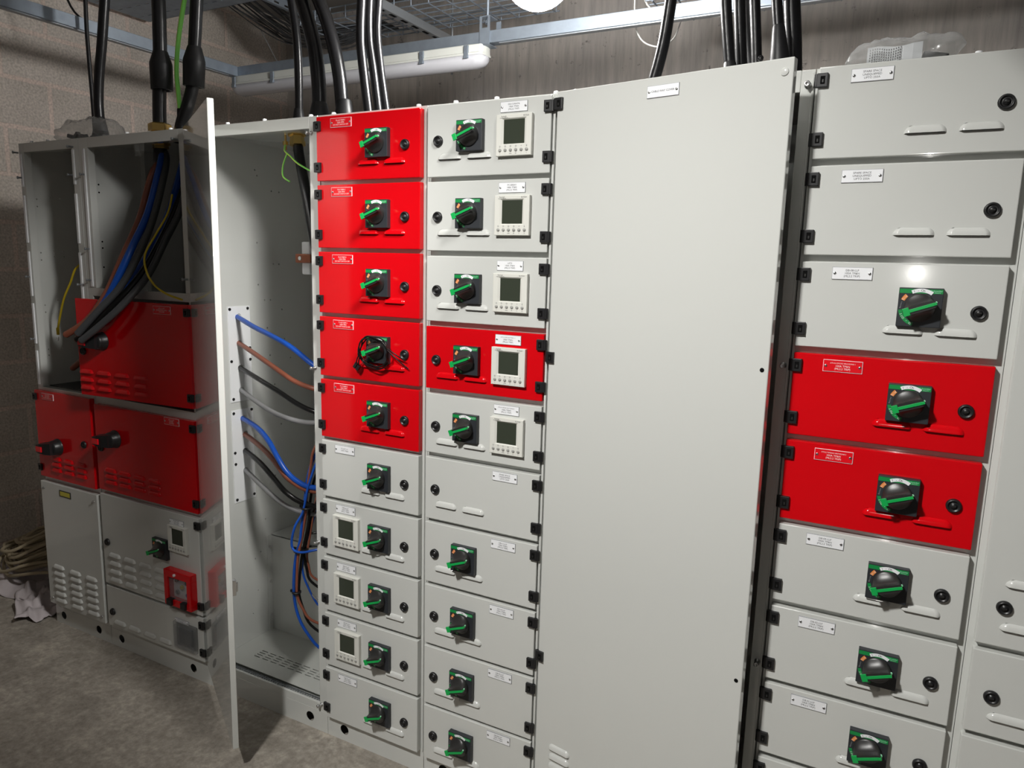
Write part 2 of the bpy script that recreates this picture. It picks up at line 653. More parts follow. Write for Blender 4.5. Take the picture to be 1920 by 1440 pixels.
def lock_mesh():
    mb = MB()
    mb.lathe((0, 0.001, 0), (0, -1, 0), [(0, 0.0150), (0.005, 0.0150), (0.0085, 0.0132), (0.0090, 0.0110), (0.0050, 0.0098), (0.0048, 0.0062), (0.0082, 0.0058), (0.0082, 0.0001)], 24)
    mb.box(-0.0042, 0.0042, -0.0086, -0.0070, -0.0012, 0.0012, 1)
    return mb.mesh('door_lock', [M['black'], M['knob']])


LOCK = lock_mesh()


def arc_face(mb, r0, r1, a0, a1, y, mi, n=10):
    vs, fs = [], []
    for k in range(n + 1):
        a = math.radians(a0 + (a1 - a0) * k / n)
        vs += [(r0 * math.cos(a), y, r0 * math.sin(a)), (r1 * math.cos(a), y, r1 * math.sin(a))]
    for k in range(n):
        fs.append((2 * k, 2 * k + 1, 2 * k + 3, 2 * k + 2))
    mb.add(vs, fs, mi)


def arc_text(mb, s, r, a_mid, step, size, y, mi):
    n = len(s)
    for k, ch in enumerate(s):
        if ch == ' ':
            continue
        a = a_mid - (k - (n - 1) / 2) * step
        ar = math.radians(a)
        mb.text(ch, r * math.cos(ar), r * math.sin(ar), size, y, mi, rot=ar - PI / 2)


PD = 0.0155   # depth of the handle plate


def handle_plate_mesh():
    mb = MB()
    w = 0.0405
    mb.box(-w, w, -PD, 0, -w, w, 0, 0.0015)
    y = -PD - 0.0003
    mb.add([(-w + .001, y, w - .0115), (w - .0015, y, w - .0115), (w - .0015, y, w - .0025), (-w + .001, y, w - .0025)], [(0, 1, 2, 3)], 1)
    arc_face(mb, 0.0318, 0.0392, 55, 118, y - .0002, 2)
    arc_face(mb, 0.0318, 0.0390, 136, 156, y - .0002, 3, 4)
    arc_face(mb, 0.0325, 0.0392, 189, 254, y - .0002, 1)
    arc_text(mb, 'I - On', 0.0352, 96, 6.0, 0.0068, y - .0004, 4)
    arc_text(mb, 'Trip', 0.0352, 146, 5.0, 0.0048, y - .0004, 2)
    arc_text(mb, 'Reset', 0.0355, 172, 4.8, 0.0048, y - .0004, 5)
    # the off legend reads upright from the lower rim
    for k, ch in enumerate('O - Off'):
        if ch != ' ':
            a = math.radians(246 - 7 * k)
            mb.text(ch, 0.0358 * math.cos(a), 0.0358 * math.sin(a), 0.0062, y - .0004, 2, rot=a - PI / 2)
    mb.text('Schneider', 0.0275, w - .0058, 0.0052, y - .0004, 6)
    mb.text('Electric', 0.0295, w - .0094, 0.0036, y - .0004, 6)
    return mb.mesh('handle_plate', [M['plate'], M['green'], M['labelwhite'], M['orange'], M['ink'], M['inkgrey'], M['greenpale']])


def knob_mesh():
    mb = MB()
    n = 48
    ang = math.radians(21)
    rings = []

    def ring(y, s):
        out = []
        for k in range(n):
            t = 2 * PI * k / n
            c, sn = math.cos(t), math.sin(t)
            # circle blends into a narrow bar
            rx = 0.0292 * (1 - s) + 0.0300 * s
            rz = 0.0292 * (1 - s) ** 1.9 + 0.0082 * (1 - (1 - s) ** 1.9)
            p = 2 - 1.2 * s
            X = rx * math.copysign(abs(c) ** (p / 2), c)
            Z = rz * math.copysign(abs(sn) ** (p / 2), sn)
            out.append((X * math.cos(ang) - Z * math.sin(ang), y, X * math.sin(ang) + Z * math.cos(ang)))
        return out
    rings.append(ring(-PD, 0))
    rings.append(ring(-PD - 0.0035, 0))
    rings.append(ring(-PD - 0.0045, 0.02))
    for s in (0.08, 0.2, 0.34, 0.5, 0.66, 0.8, 0.9, 1.0):
        rings.append(ring(-PD - 0.0045 - 0.0215 * s ** 1.15, s))
    rings.append(ring(-PD - 0.0330, 1.0))
    mb.rings(rings, 0, True, True, False, True)
    return mb.mesh('rotary_knob', [M['knob']])


def grip_mesh():
    mb = MB()
    rot = Matrix.Rotation(-math.radians(21), 3, 'Y')
    y = -PD - 0.0340

    def bar(x0, x1, w, d, mi):
        c = rot @ Vector(((x0 + x1) / 2, 0, 0))
        mb.rbox((c.x, y + 0.0006, c.z), (x1 - x0, d, w), rot, mi, 0.0006)
    bar(-0.020, 0.0265, 0.0064, 0.003, 0)
    bar(-0.0315, -0.0195, 0.0168, 0.0040, 0)
    c = rot @ Vector((0.0285, 0, 0))
    mb.rbox((c.x, y + 0.004, c.z), (0.005, 0.012, 0.0058), rot, 0, 0.0008)
    c = rot @ Vector((0.0305, 0, 0.002))
    mb.cyl((c.x, y + 0.012, c.z), (c.x, y + 0.008, c.z), 0.0022, seg=10, mi=1)
    return mb.mesh('green_grip', [M['greengrip'], M['greenpale']])


HPLATE, KNOB, GRIP = handle_plate_mesh(), knob_mesh(), grip_mesh()
MS = 0.104


def bezel_mesh():
    mb = MB()
    d = 0.0125
    # frame round the recessed display
    x0, x1, z0, z1 = 0.0215, 0.0825, -0.0735, -0.0125
    mb.box(0, MS, -d + .0035, 0, -MS, 0, 0, 0.001)
    F = [(0, z0, MS, -MS)]
    y = -d
    o = [(0.0012, -MS + .0012), (MS - .0012, -MS + .0012), (MS - .0012, -.0012), (.0012, -.0012)]
    b = [(0, -MS), (MS, -MS), (MS, 0), (0, 0)]
    i1 = [(x0 - .006, z0 - .003), (x1 + .006, z0 - .003), (x1 + .006, z1 + .003), (x0 - .006, z1 + .003)]
    i2 = [(x0, z0), (x1, z0), (x1, z1), (x0, z1)]
    loops = [[(p[0], -d + .0035, p[1]) for p in b], [(p[0], -d + .001, p[1]) for p in b], [(p[0], y, p[1]) for p in o], [(p[0], y, p[1]) for p in i1], [(p[0], y + .003, p[1]) for p in i2]]
    mb.rings(loops, 0, False)
    mb.text('Rayleigh', 0.0225, -0.0048, 0.0048, y - .0002, 1)
    mb.text('INSTRUMENTS', 0.0225, -0.0088, 0.0036, y - .0002, 1)
    mb.text('RI-F220', 0.0875, -0.0055, 0.0052, y - .0002, 1)
    for k in range(6):
        x = 0.0125 + k * 0.0157
        mb.text('DDDD<E'[k], x, -0.0805, 0.0062, y - .0002, 1)
        mb.text(['V', 'I', 'kWh', 'PF', 'S', 'E'][k], x, -0.0985, 0.0038, y - .0002, 1)
    return mb.mesh('meter_bezel', [M['bezel'], M['ink']])


def display_mesh():
    mb = MB()
    mb.box(0.0215, 0.0825, -0.0096, -0.0085, -0.0735, -0.0125, 0)
    return mb.mesh('meter_display', [M['display']])


def button_mesh():
    mb = MB()
    mb.lathe((0, -0.0115, 0), (0, -1, 0), [(0, 0.0043), (0.0022, 0.0043), (0.0032, 0.0034), (0.0034, 0.0001)], 16)
    return mb.mesh('push_button', [M['button']])


BEZEL, DISPLAY, BUTTON = bezel_mesh(), display_mesh(), button_mesh()


def nameplate(parent, cx, ztop, lines, color, w=0.0795, h=0.0265, size=0.0060):
    mb = MB()
    mb.box(-w / 2, w / 2, -0.0020, 0, -h, 0, 3)
    y = -0.0022
    e = 0.0008
    mb.add([(-w / 2 + e, y, -h + e), (w / 2 - e, y, -h + e), (w / 2 - e, y, -e), (-w / 2 + e, y, -e)], [(0, 1, 2, 3)], 0)
    nl = len(lines)
    for i, s in enumerate(lines):
        sz = min(size, (w - 0.022) / max(1, len(s)) / 0.60)
        mb.text(s, 0, -h / 2 + (nl - 1) * 0.0031 - i * 0.0062, sz, y - .0002, 1)
    for sx in (-1, 1):
        x = sx * (w / 2 - 0.0055)
        mb.lathe((x, -0.002, -h / 2), (0, -1, 0), [(0, 0.0031), (0.001, 0.0031), (0.0018, 0.0022), (0.0019, 0.0001)], 12, 2)
        mb.box(x - 0.0006, x + 0.0006, -0.0041, -0.0036, -h / 2 - .002, -h / 2 + .002, 4)
    face, ink = (M['labelred'], M['inkwhite']) if color == 'red' else (M['labelwhite'], M['ink'])
    me = mb.mesh('nameplate', [face, ink, M['steel'], M['labelwhite'] if color == 'red' else M['inkgrey'], M['ink']])
    o = part('nameplate', me, parent, (cx, 0, ztop))
    o['label'] = ('red' if color == 'red' else 'white') + ' engraved nameplate'
    return o


def add_handle(d, cx, cz):
    part('handle_plate', HPLATE, d, (cx, 0, cz), label='charcoal square handle plate with green band')
    part('rotary_knob', KNOB, d, (cx, 0, cz), label='charcoal rotary knob')
    part('handle_grip', GRIP, d, (cx, 0, cz), label='bright green grip strip')


def add_meter(d, x, ztop):
    part('meter_bezel', BEZEL, d, (x, 0, ztop), label='cream square meter bezel')
    part('meter_display', DISPLAY, d, (x, 0, ztop), label='dark olive meter display')
    for k in range(6):
        part('push_button', BUTTON, d, (x + 0.0125 + k * 0.0157, 0, ztop - 0.0895))


def door_panel(cab, hx, ztop, w, h, color, hinge='L', rotz=0.0, name='door', y=0.0, hz=None, hinges=True, thick=0.021):
    """origin on the hinge edge, front face in the local plane y = 0"""
    mb = MB()
    x0, x1 = (0, w) if hinge == 'L' else (-w, 0)
    mb.box(x0, x1, 0, thick, -h, 0, 0, 0.0028, 3)
    d = part(name, mb.mesh(name, [M[color]]), cab, None)
    d.matrix_parent_inverse = Matrix.Translation(-Vector(cab.location))
    d.location = (hx, y, ztop)
    d.rotation_euler = (0, 0, rotz)
    if color == 'red':
        d['label'] = 'glossy red door'
    if hinges:
        for z in (hz or (-0.028, -h + 0.040)):
            part('hinge', HINGE if hinge == 'L' else HINGE_R, d, (0, 0, z), label='black plastic hinge')
    return d


def add_louvre(d, cx, zb, color, sx=1.0):
    o = part('vent_louvre', LOUV[color], d, (cx, 0, zb))
    if sx != 1.0:
        o.scale = (sx, 1, 1)


def add_lock(d, x, z):
    part('door_lock', LOCK, d, (x, 0, z), label='round black quarter-turn lock')


GROUP = 'switchboard cabinets in one row'


def plinth(cab, x0, x1, holes, mb=None):
    m = MB()
    m.sheet(x0, x1, FLOOR, 0.032, 0.0205, 0.0225, [(hx, 0.0 - 0.004, 0.018) for hx in holes])
    m.box(x0, x0 + .002, 0.0225, 0.60, FLOOR, 0.032)
    m.box(x1 - .002, x1, 0.0225, 0.60, FLOOR, 0.032)
    m.box(x0, x1, 0.598, 0.60, FLOOR, 0.032)
    m.box(x0 + .002, x1 - .002, 0.12, 0.122, FLOOR, 0.030, 1)
    part('plinth', m.mesh('plinth', [M['grey'], M['blackmatte']]), cab, world_child=True)


def bolts(cab, xs, y=0.045, z=2.036):
    for x in xs:
        mb = MB()
        mb.lathe((x, y, z), (0, 0, 1), [(0, 0.0095), (0.002, 0.0095), (0.0022, 0.0068), (0.0095, 0.0066), (0.0105, 0.0052), (0.0106, .0001)], 12)
        part('roof_bolt', mb.mesh('roof_bolt', [M['white']]), cab, world_child=True, label='pale bolt head')


def gland_roof(cab, x0, x1):
    mb = MB().box(x0, x1, 0.07, 0.50, 2.036, 2.044, 0, 0.001)
    part('gland_plate', mb.mesh('gland_plate', [M['grey']]), cab, world_child=True)


def closed_body(cab, x0, x1, bl=0.0175, br=0.0175, name='body'):
    mb = MB()
    mb.box(x0, x1, 0.021, 0.60, 0.030, 2.036, 0, 0.002)
    # folded beads along both uprights
    if bl:
        mb.box(x0 + .0008, x0 + .0075, bl, 0.0225, 0.034, 2.030, 0, 0.002)
    if br:
        mb.box(x1 - .0075, x1 - .0008, br, 0.0225, 0.034, 2.030, 0, 0.002)
    part(name, mb.mesh(name, [M['grey']]), cab, world_child=True)


def row(cab, x0, w, ztop, h, color, hinge, lines, npx, handle=None, meter=None, lock=None, louv=(), npcol=None, dz=0.0):
    hx = x0 if hinge == 'L' else x0 + w
    off = x0 - hx
    d = door_panel(cab, hx, ztop, w, h, color, hinge)
    if lines:
        nameplate(d, off + npx - x0, -0.0085 - dz, lines, npcol or color)
    if handle is not None:
        add_handle(d, off + handle - x0, -0.0880 - dz)
    if meter is not None:
        add_meter(d, off + meter - x0, -0.0425)
    if lock is not None:
        add_lock(d, off + lock - x0, -0.0965)
    for lx in louv:
        add_louvre(d, off + lx - x0, -0.1460, 'red' if color == 'red' else 'grey')
    return d


# ------------------------------------------------------------------ column of ten outgoing ways beside the open chamber
cabB = empty('switchgear_cabinet', (0.19, 0.3, FLOOR), 'grey cabinet of ten doors, upper five red, directly right of the open cable chamber', 'electrical cabinet', GROUP)
closed_body(cabB, -0.012, 0.3925)
plinth(cabB, -0.012, 0.3925, [0.062])
gland_roof(cabB, 0.02, 0.37)
bolts(cabB, [0.03, 0.345])
redl = [['FA-A-F DBM-1', '160A 4PIN', 'DO NOT SWITCH OFF'], ['FA-F DBM-2', '160A 4PIN', 'DO NOT SWITCH OFF'], ['FA-G DBM-3', '160A 4PIN', 'DO NOT SWITCH OFF'],
        ['T1-A-F DBM-1', '160A 4PIN', 'DO NOT SWITCH OFF'], ['T1-F DBM-2', '160A 4PIN', 'DO NOT SWITCH OFF']]
gryl = [['T1-LIFT 1/1', '160A TP&N'], ['DB-06-LLF', '160A TP&N', '(ML2.2 TRIP)'], ['DB-07-LLF', '160A TP&N', '(ML2.2 TRIP)'], ['DB-05-LLF', '160A TP&N', '(ML2.2 TRIP)'], ['DB-12-LLF', '100A TP&N', '(ML2.2 TRIP)']]
B4 = None
for i in range(10):
    zt = 2.0267 - 0.2 * i
    red = i < 5
    row(cabB, 0.0, 0.3815, zt, 0.188, 'red' if red else 'grey', 'L', (redl + gryl)[i], 0.0975, handle=0.238,
        meter=0.052 if i in (6, 7, 8) else None, lock=0.331, louv=(0.199, 0.2935), npcol='red' if red else 'white')

# ------------------------------------------------------------------ column of ten ways with meters
cabC = empty('switchgear_cabinet', (0.595, 0.3, FLOOR), 'grey cabinet of ten doors, only its fourth red, left of the tall plain door', 'electrical cabinet', GROUP)
closed_body(cabC, 0.3945, 0.7955, 0.0175, 0.004)
plinth(cabC, 0.3945, 0.7955, [0.47, 0.72])
gland_roof(cabC, 0.50, 0.78)
bolts(cabC, [0.47, 0.60, 0.775])
CT = [2.0293, 1.825, 1.6208, 1.4207, 1.2246, 1.0312, 0.8281, 0.626, 0.4225, 0.2192]
CB = [1.8372, 1.6357, 1.4362, 1.2388, 1.0458, 0.84, 0.6374, 0.4332, 0.2287, 0.0342]
cl = [['DB-CORAM6', '100A TP&N', '(ML2.2 TRIP)'], ['PV ARRAY', '100A TP&N', '(ML2.2 TRIP)'], ['LIFTS', '100A TP&N', '(ML2.2 TRIP)'],
      ['ATS-2.4 FIRE SHUTTERS 1-1', '100A TP&N', '(ML2.2 TRIP)'], ['ATS-2.5 SMOKE VENT ZONE 2', '100A TP&N', '(ML2.2 TRIP)'], ['SPARE SPACE', 'UNEQUIPPED', 'UPTO 250A'],
      ['DB-11-LLF', '100A TP&N', '(ML2.2 TRIP)'], ['DB-10-LLF', '100A TP&N', '(ML2.2 TRIP)'], ['DB-09-LLF', '100A TP&N', '(ML2.2 TRIP)'], ['DB-04-LLF', '100A TP&N', '(ML2.2 TRIP)']]
for i in range(10):
    row(cabC, 0.4064, 0.3784, CT[i], CT[i] - CB[i], 'red' if i == 3 else 'grey', 'R', cl[i], 0.6775, handle=None if i == 5 else 0.550,
        meter=0.632 if i < 5 else None, lock=0.4435, louv=(0.481, 0.575), npcol='white')

# ------------------------------------------------------------------ cable way with tall plain door, ajar
cabF = empty('switchgear_cabinet', (1.10, 0.3, FLOOR), 'grey cable way cabinet closed by one tall plain door standing slightly ajar', 'electrical cabinet', GROUP)
mb = MB()
fx0, fx1 = 0.7975, 1.4015
mb.box(fx0, fx0 + .03, 0.021, 0.6, 0.03, 2.036, 0, 0.002)
mb.box(fx1 - .029, fx1, 0.0212, 0.6, 0.03, 2.036, 0, 0.002)
mb.box(fx1 - .006, fx1 - .001, 0.0165, 0.0225, 0.034, 2.030, 0, 0.002)
mb.box(fx0 + .03, fx1 - .029, 0.021, 0.05, 1.99, 2.036, 0, 0.002)
mb.box(fx0 + .03, fx1 - .029, 0.05, 0.6, 2.024, 2.036)
mb.box(fx0 + .03, fx1 - .029, 0.021, 0.6, 0.03, 0.06)
mb.box(fx0 + .03, fx1 - .029, 0.58, 0.6, 0.06, 2.024)
part('body', mb.mesh('body', [M['grey']]), cabF, world_child=True)
plinth(cabF, fx0, fx1, [0.87, 1.33])
gland_roof(cabF, 0.85, 1.36)
bolts(cabF, [0.83])
dF = door_panel(cabF, 0.800, 2.034, 0.582, 1.995, 'grey', 'L', -math.radians(10.1), hz=(-0.030, -0.672, -1.530))
nameplate(dF, 0.292, -0.019, ['CABLE WAY COVER'], 'white', size=0.0066)
for k in range(6):
    add_louvre(dF, 0.083, -1.80 - 0.0285 * k, 'grey', 0.95)
mbv = MB()
mbv.lathe((0.564, 0, -0.0275), (0, -1, 0), [(0, 0.0085), (0.0012, 0.0085), (0.002, 0.007), (0.0021, 0.0001)], 16)
part('rivet', mbv.mesh('rivet', [M['grey']]), dF)
for z in (-0.645, -1.383):
    mbv = MB().cyl((0.568, 0.0005, z), (0.568, -0.0004, z), 0.0050, seg=16)
    part('screw_hole', mbv.mesh('screw_hole', [M['blackmatte']]), dF, label='small dark screw hole')
for z in (2.003, 1.389, 0.648):
    mbv = MB()
    mbv.lathe((1.388, 0.0215, z), (0, -1, 0), [(0, 0.0075), (0.003, 0.0075), (0.0032, 0.004), (0.016, 0.004), (0.0162, 0.0062), (0.021, 0.0062), (0.0212, 0.003), (0.018, 0.0028), (0.018, 0.0001)], 14)
    part('frame_screw', mbv.mesh('frame_screw', [M['steel']]), cabF, world_child=True, label='steel socket screw')

# ------------------------------------------------------------------ column near the right edge
cabD = empty('switchgear_cabinet', (1.605, 0.3, FLOOR), 'grey cabinet right of the tall plain door, two red doors below two spare spaces', 'electrical cabinet', GROUP)
closed_body(cabD, 1.403, 1.8105, 0.0175, 0)
plinth(cabD, 1.403, 1.8105, [1.47, 1.74])
gland_roof(cabD, 1.46, 1.79)
bolts(cabD, [1.70])
DT = [2.0333, 1.8299, 1.6262, 1.4233, 1.2203, 1.0177, 0.8119, 0.6107, 0.41, 0.21]
DB = [1.8445, 1.6405, 1.438, 1.2348, 1.032, 0.828, 0.6235, 0.4257, 0.222, 0.034]
dl = [['SPARE SPACE', 'UNEQUIPPED', 'UPTO 250A'], ['SPARE SPACE', 'UNEQUIPPED', 'UPTO 250A'], ['DB-08-LLF', '100A TP&N', '(ML2.2 TRIP)'], ['ATS-2.6 SMOKE VENT/ZONE 1', '100A TP&N', '(ML2.2 TRIP)'],
      ['ATS-2.7 SMOKE VENT/ZONE 2', '100A TP&N', '(ML2.2 TRIP)'], ['DB-03-LLF', '100A TP&N', '(ML2.2 TRIP)'], ['DB-02-LLF', '100A TP&N', '(ML2.2 TRIP)'], ['DB-01-LLF', '100A TP&N', '(ML2.2 TRIP)'],
      ['SPARE', '100A TP&N'], ['SPARE', '100A TP&N']]
for i in range(10):
    red = i in (3, 4)
    row(cabD, 1.4109, 0.3844, DT[i], DT[i] - DB[i], 'red' if red else 'grey', 'L', dl[i], 1.5135, handle=1.6475 if i > 1 else None, lock=1.7535,
        louv=(1.621, 1.718), npcol='red' if red else 'white', dz=0.002)

# ------------------------------------------------------------------ cabinet cut by the right edge of the photograph
cabE = empty('switchgear_cabinet', (2.11, 0.3, FLOOR), 'grey cabinet cut off by the right edge of the photo, louvres beside its locks', 'electrical cabinet', GROUP)
closed_body(cabE, 1.8112, 2.415, 0, 0)
plinth(cabE, 1.8125, 2.415, [1.88])
gland_roof(cabE, 1.86, 2.38)
for zt, zb, lz, lv in ((2.033, 0.833, 0.922, (0.970, 0.874)), (0.818, 0.628, 0.718, (0.669,)), (0.614, 0.43, 0.515, (0.465,)), (0.416, 0.226, 0.315, (0.266,)), (0.212, 0.034, 0.115, (0.068,))):
    d = door_panel(cabE, 2.40, zt, 0.577, zt - zb, 'grey', 'R')
    add_lock(d, 1.8665 - 2.40, lz - zt)
    for z in lv:
        add_louvre(d, 1.905 - 2.40, z - zt, 'grey', 1.12)
        add_louvre(d, 2.01 - 2.40, z - zt, 'grey', 1.12)

# ------------------------------------------------------------------ open cable chamber
cabA = empty('switchgear_cabinet', (-0.30, 0.3, FLOOR), 'grey cable chamber with its tall door swung open, coloured cables inside', 'electrical cabinet', GROUP)
ax0, ax1 = -0.6005, -0.0135
mb = MB()
dots = []
for y, z in ((0.30, 1.93), (0.31, 1.91), (0.38, 1.86), (0.42, 1.86), (0.30, 1.66), (0.38, 1.58), (0.41, 1.58), (0.30, 1.50), (0.33, 1.44), (0.36, 1.44), (0.42, 1.40), (0.34, 1.33), (0.43, 1.28), (0.35, 1.22),
             (0.46, 1.2), (0.37, 1.10), (0.45, 1.02), (0.40, 0.93), (0.36, 0.72), (0.30, 0.55), (0.24, 0.40), (0.27, 0.42), (0.25, 0.26), (0.22, 0.17)):
    dots.append((y, z, 0.0032))
mb.sheet(0.021, 0.60, 0.03, 2.036, -0.585, ax0, dots, 0, 'X')
mb.box(ax1 - 0.010, ax1, 0.05, 0.60, 0.03, 2.036)                        # right side
mb.box(ax1 - 0.035, ax1, 0.021, 0.050, 0.03, 2.036, 0, 0.002)          # right upright
mb.box(ax0, ax0 + 0.030, 0.021, 0.030, 0.03, 2.036, 0, 0.002)          # left upright
mb.box(ax0 + .03, ax1 - .035, 0.021, 0.045, 2.000, 2.036, 0, 0.002)      # top rail
mb.box(ax0 + .0155, ax1 - .01, 0.045, 0.60, 2.026, 2.036)
mb.box(-0.585, ax1 - .01, 0.585, 0.60, 0.03, 2.026)                      # back
mb.box(ax0 + .03, ax1 - .035, 0.021, 0.030, 0.030, 0.062, 0, 0.002)      # bottom lip
mb.box(ax0 + .0155, ax1 - .01, 0.031, 0.585, 0.030, 0.040)
part('body', mb.mesh('body', [M['grey']]), cabA, world_child=True)
mb = MB()
slots = []
for r in range(4):
    for k in range(9):
        slots.append((-0.47 + k * 0.044, 0.128 + r * 0.014, 0.0155, 0.0024))
mb.sheet(-0.584, -0.025, 0.058, 0.33, 0.060, 0.062, slots, 0, 'Z')
part('floor_plate', mb.mesh('floor_plate', [M['greydark']]), cabA, world_child=True)
mb = MB()
mb.sheet(-0.57, -0.05, 0.032, 0.057, 0.050, 0.052, [(-0.56 + k * 0.0115, 0.0445, 0.0030, 0.0095) for k in range(44)], 0, 'Z')
part('slotted_strip', mb.mesh('slotted_strip', [M['galvdull']]), cabA, world_child=True, label='dark slotted strip along the sill')
mb = MB()
mb.box(-0.584, -0.025, 0.322, 0.326, 0.062, 0.478, 0, 0.001)
mb.box(-0.584, -0.025, 0.322, 0.584, 0.474, 0.478, 0, 0.001)
mb.box(-0.5845, -0.578, 0.300, 0.322, 0.062, 0.478)
for z in (0.13, 0.28, 0.43):
    mb.cyl((-0.578, 0.311, z), (-0.575, 0.311, z), 0.006, seg=12, mi=1)
part('rear_cover', mb.mesh('rear_cover', [M['grey'], M['steel']]), cabA, world_child=True)
for z0, z1, hs, scr in ((1.058, 1.421, ((0.198, 1.382), (0.199, 1.281), (0.201, 1.187), (0.202, 1.100)), ((0.155, 1.411), (0.240, 1.412), (0.155, 1.215), (0.245, 1.260), (0.245, 1.215), (0.158, 1.07))),
                        (0.660, 1.026, ((0.206, 0.989), (0.211, 0.925), (0.211, 0.858), (0.208, 0.780)), ((0.156, 1.015), (0.243, 1.018), (0.156, 0.860), (0.157, 0.815), (0.158, 0.672), (0.243, 0.674)))):
    mb = MB().sheet(0.147, 0.251, z0, z1, -0.582, -0.585, [(y, z, 0.0115) for y, z in hs], 0, 'X')
    g = part('gland_plate', mb.mesh('gland_plate', [M['white']]), cabA, world_child=True, label='white cable entry plate')
    for y, z in scr:
        sm = MB().cyl((-0.583, y, z), (-0.5795, y, z), 0.0055, seg=12)
        part('plate_screw', sm.mesh('plate_screw', [M['black']]), g)
mb = MB()
mb.box(-0.405, -0.345, 0.315, 0.585, 1.588, 1.622, 0, 0.004)
mb.box(-0.36, -0.315, 0.300, 0.33, 1.590, 1.620, 0, 0.003)
mb.cyl((-0.375, 0.316, 1.605), (-0.375, 0.307, 1.605), 0.008, seg=6, mi=1)
part('copper_bar', mb.mesh('copper_bar', [M['copper'], M['steel']]), cabA, world_child=True, label='dull copper bar')
mb = MB()
mb.box(-0.392, -0.352, 0.335, 0.585, 1.545, 1.667, 0, 0.006)
part('bar_support', mb.mesh('bar_support', [M['white']]), cabA, world_child=True)
plinth(cabA, ax0, ax1, [-0.095])
gland_roof(cabA, -0.45, -0.04)
bolts(cabA, [-0.43, -0.26, -0.062])
for z in (1.985, 1.255, 0.66, 0.058):
    mbv = MB()
    mbv.lathe((-0.040, 0.022, z), (-.35, -1, 0), [(0, 0.0065), (0.003, 0.0065), (0.0032, 0.0036), (0.014, 0.0036), (0.0142, 0.0055), (0.019, 0.0055), (0.0192, 0.0001)], 12)
    part('frame_screw', mbv.mesh('frame_screw', [M['steel']]), cabA, world_child=True, label='steel socket screw')
dA = door_panel(cabA, -0.597, 2.034, 0.553, 1.985, 'grey', 'L', -math.radians(31.7), hinges=False, thick=0.018)
mb = MB()
mb.box(0.525, 0.545, 0.018, 0.030, -1.47, -1.42, 0, 0.002)
mb.box(0.530, 0.540, 0.030, 0.036, -1.46, -1.43, 0, 0.002)
part('door_catch', mb.mesh('door_catch', [M['steel']]), dA, label='steel door catch')

# ------------------------------------------------------------------ the two cabinets at the left end
cabL = empty('switchgear_cabinet', (-1.41, 0.3, FLOOR), 'leftmost cabinet of the row, open top bay over one red door and louvred grey panel', 'electrical cabinet', GROUP)
x0, x1 = -1.6135, -1.2195
mb = MB()
mb.box(x0, x1, 0.021, 0.60, 0.03, 1.035, 0, 0.002)
dots = [(y, z, 0.003) for z in (1.82, 1.79, 1.60, 1.57, 1.38, 1.35, 1.19, 1.165) for y in (0.07,)] + [(y, z, 0.003) for z in (1.83, 1.61, 1.585, 1.40, 1.19) for y in (0.125, 0.165)]
mb.sheet(0.05, 0.60, 1.035, 2.036, x0, x0 + 0.012, dots, 0, 'X')
mb.box(x1 - 0.012, x1, 0.05, 0.60, 1.035, 2.036)
mb.box(x0 + .012, x1 - .012, 0.30, 0.312, 1.035, 2.024)
mb.box(x0 + .012, x1 - .012, 0.05, 0.60, 2.024, 2.036)
mb.box(x0, x0 + 0.032, 0.021, 0.05, 1.035, 2.036, 0, 0.002)
mb.box(x1 - 0.040, x1, 0.021, 0.05, 1.035, 2.036, 0, 0.002)
mb.box(x0 + .032, x1 - .04, 0.0212, 0.05, 2.000, 2.036, 0, 0.002)
for za, zb in ((1.995, 1.865), (1.83, 1.64), (1.605, 1.42), (1.39, 1.22), (1.19, 1.045)):
    mb.box(x0 + .008, x0 + .020, 0.0165, 0.022, zb, za, 1, 0.001)
    if za > 1.5:
        mb.box(x1 - .036, x1 - .024, 0.0165, 0.022, zb, za, 1, 0.001)
part('body', mb.mesh('body', [M['grey'], M['labelwhite']]), cabL, world_child=True)
mb = MB().box(x0 + .034, x1 - .014, 0.052, 0.298, 1.0352, 1.040)
part('bay_floor', mb.mesh('bay_floor', [M['black']]), cabL, world_child=True, label='black glossy bay floor')
plinth(cabL, x0, x1, [-1.557, -1.305])
bolts(cabL, [-1.56, -1.45])
for z, x in ((2.0, x0 - .004), (1.90, x0 + .014), (1.50, x0 + .014), (1.24, x0 + .014), (2.005, x1 - .03), (1.90, x1 - .04), (1.48, x1 - .03)):
    mbv = MB()
    mbv.lathe((x, 0.022, z), (-.3, -1, 0), [(0, 0.0035), (0.016, 0.0035), (0.0162, 0.0055), (0.022, 0.0055), (0.0222, 0.0001)], 10)
    part('frame_screw', mbv.mesh('frame_screw', [M['galvdull']]), cabL, world_child=True, label='dark socket screw')


def black_handle_mesh():
    mb = MB()
    mb.lathe((0, 0, 0), (0, -1, 0), [(0, 0.036), (0.004, 0.036), (0.006, 0.033), (0.026, 0.031), (0.034, 0.027), (0.036, 0.0001)], 28)
    rings = []
    for t, hw, y0, y1 in ((0.018, 0.029, -0.012, -0.046), (-0.005, 0.027, -0.018, -0.056), (-0.03, 0.023, -0.024, -0.062), (-0.052, 0.0185, -0.028, -0.062), (-0.059, 0.014, -0.034, -0.058)):
        rings.append([(t, y0, -hw), (t, y1, -hw * .85), (t, y1, hw * .85), (t, y0, hw)])
    mb.rings(rings, 0, False, True, True, True)
    return mb.mesh('lever_handle', [M['black']])


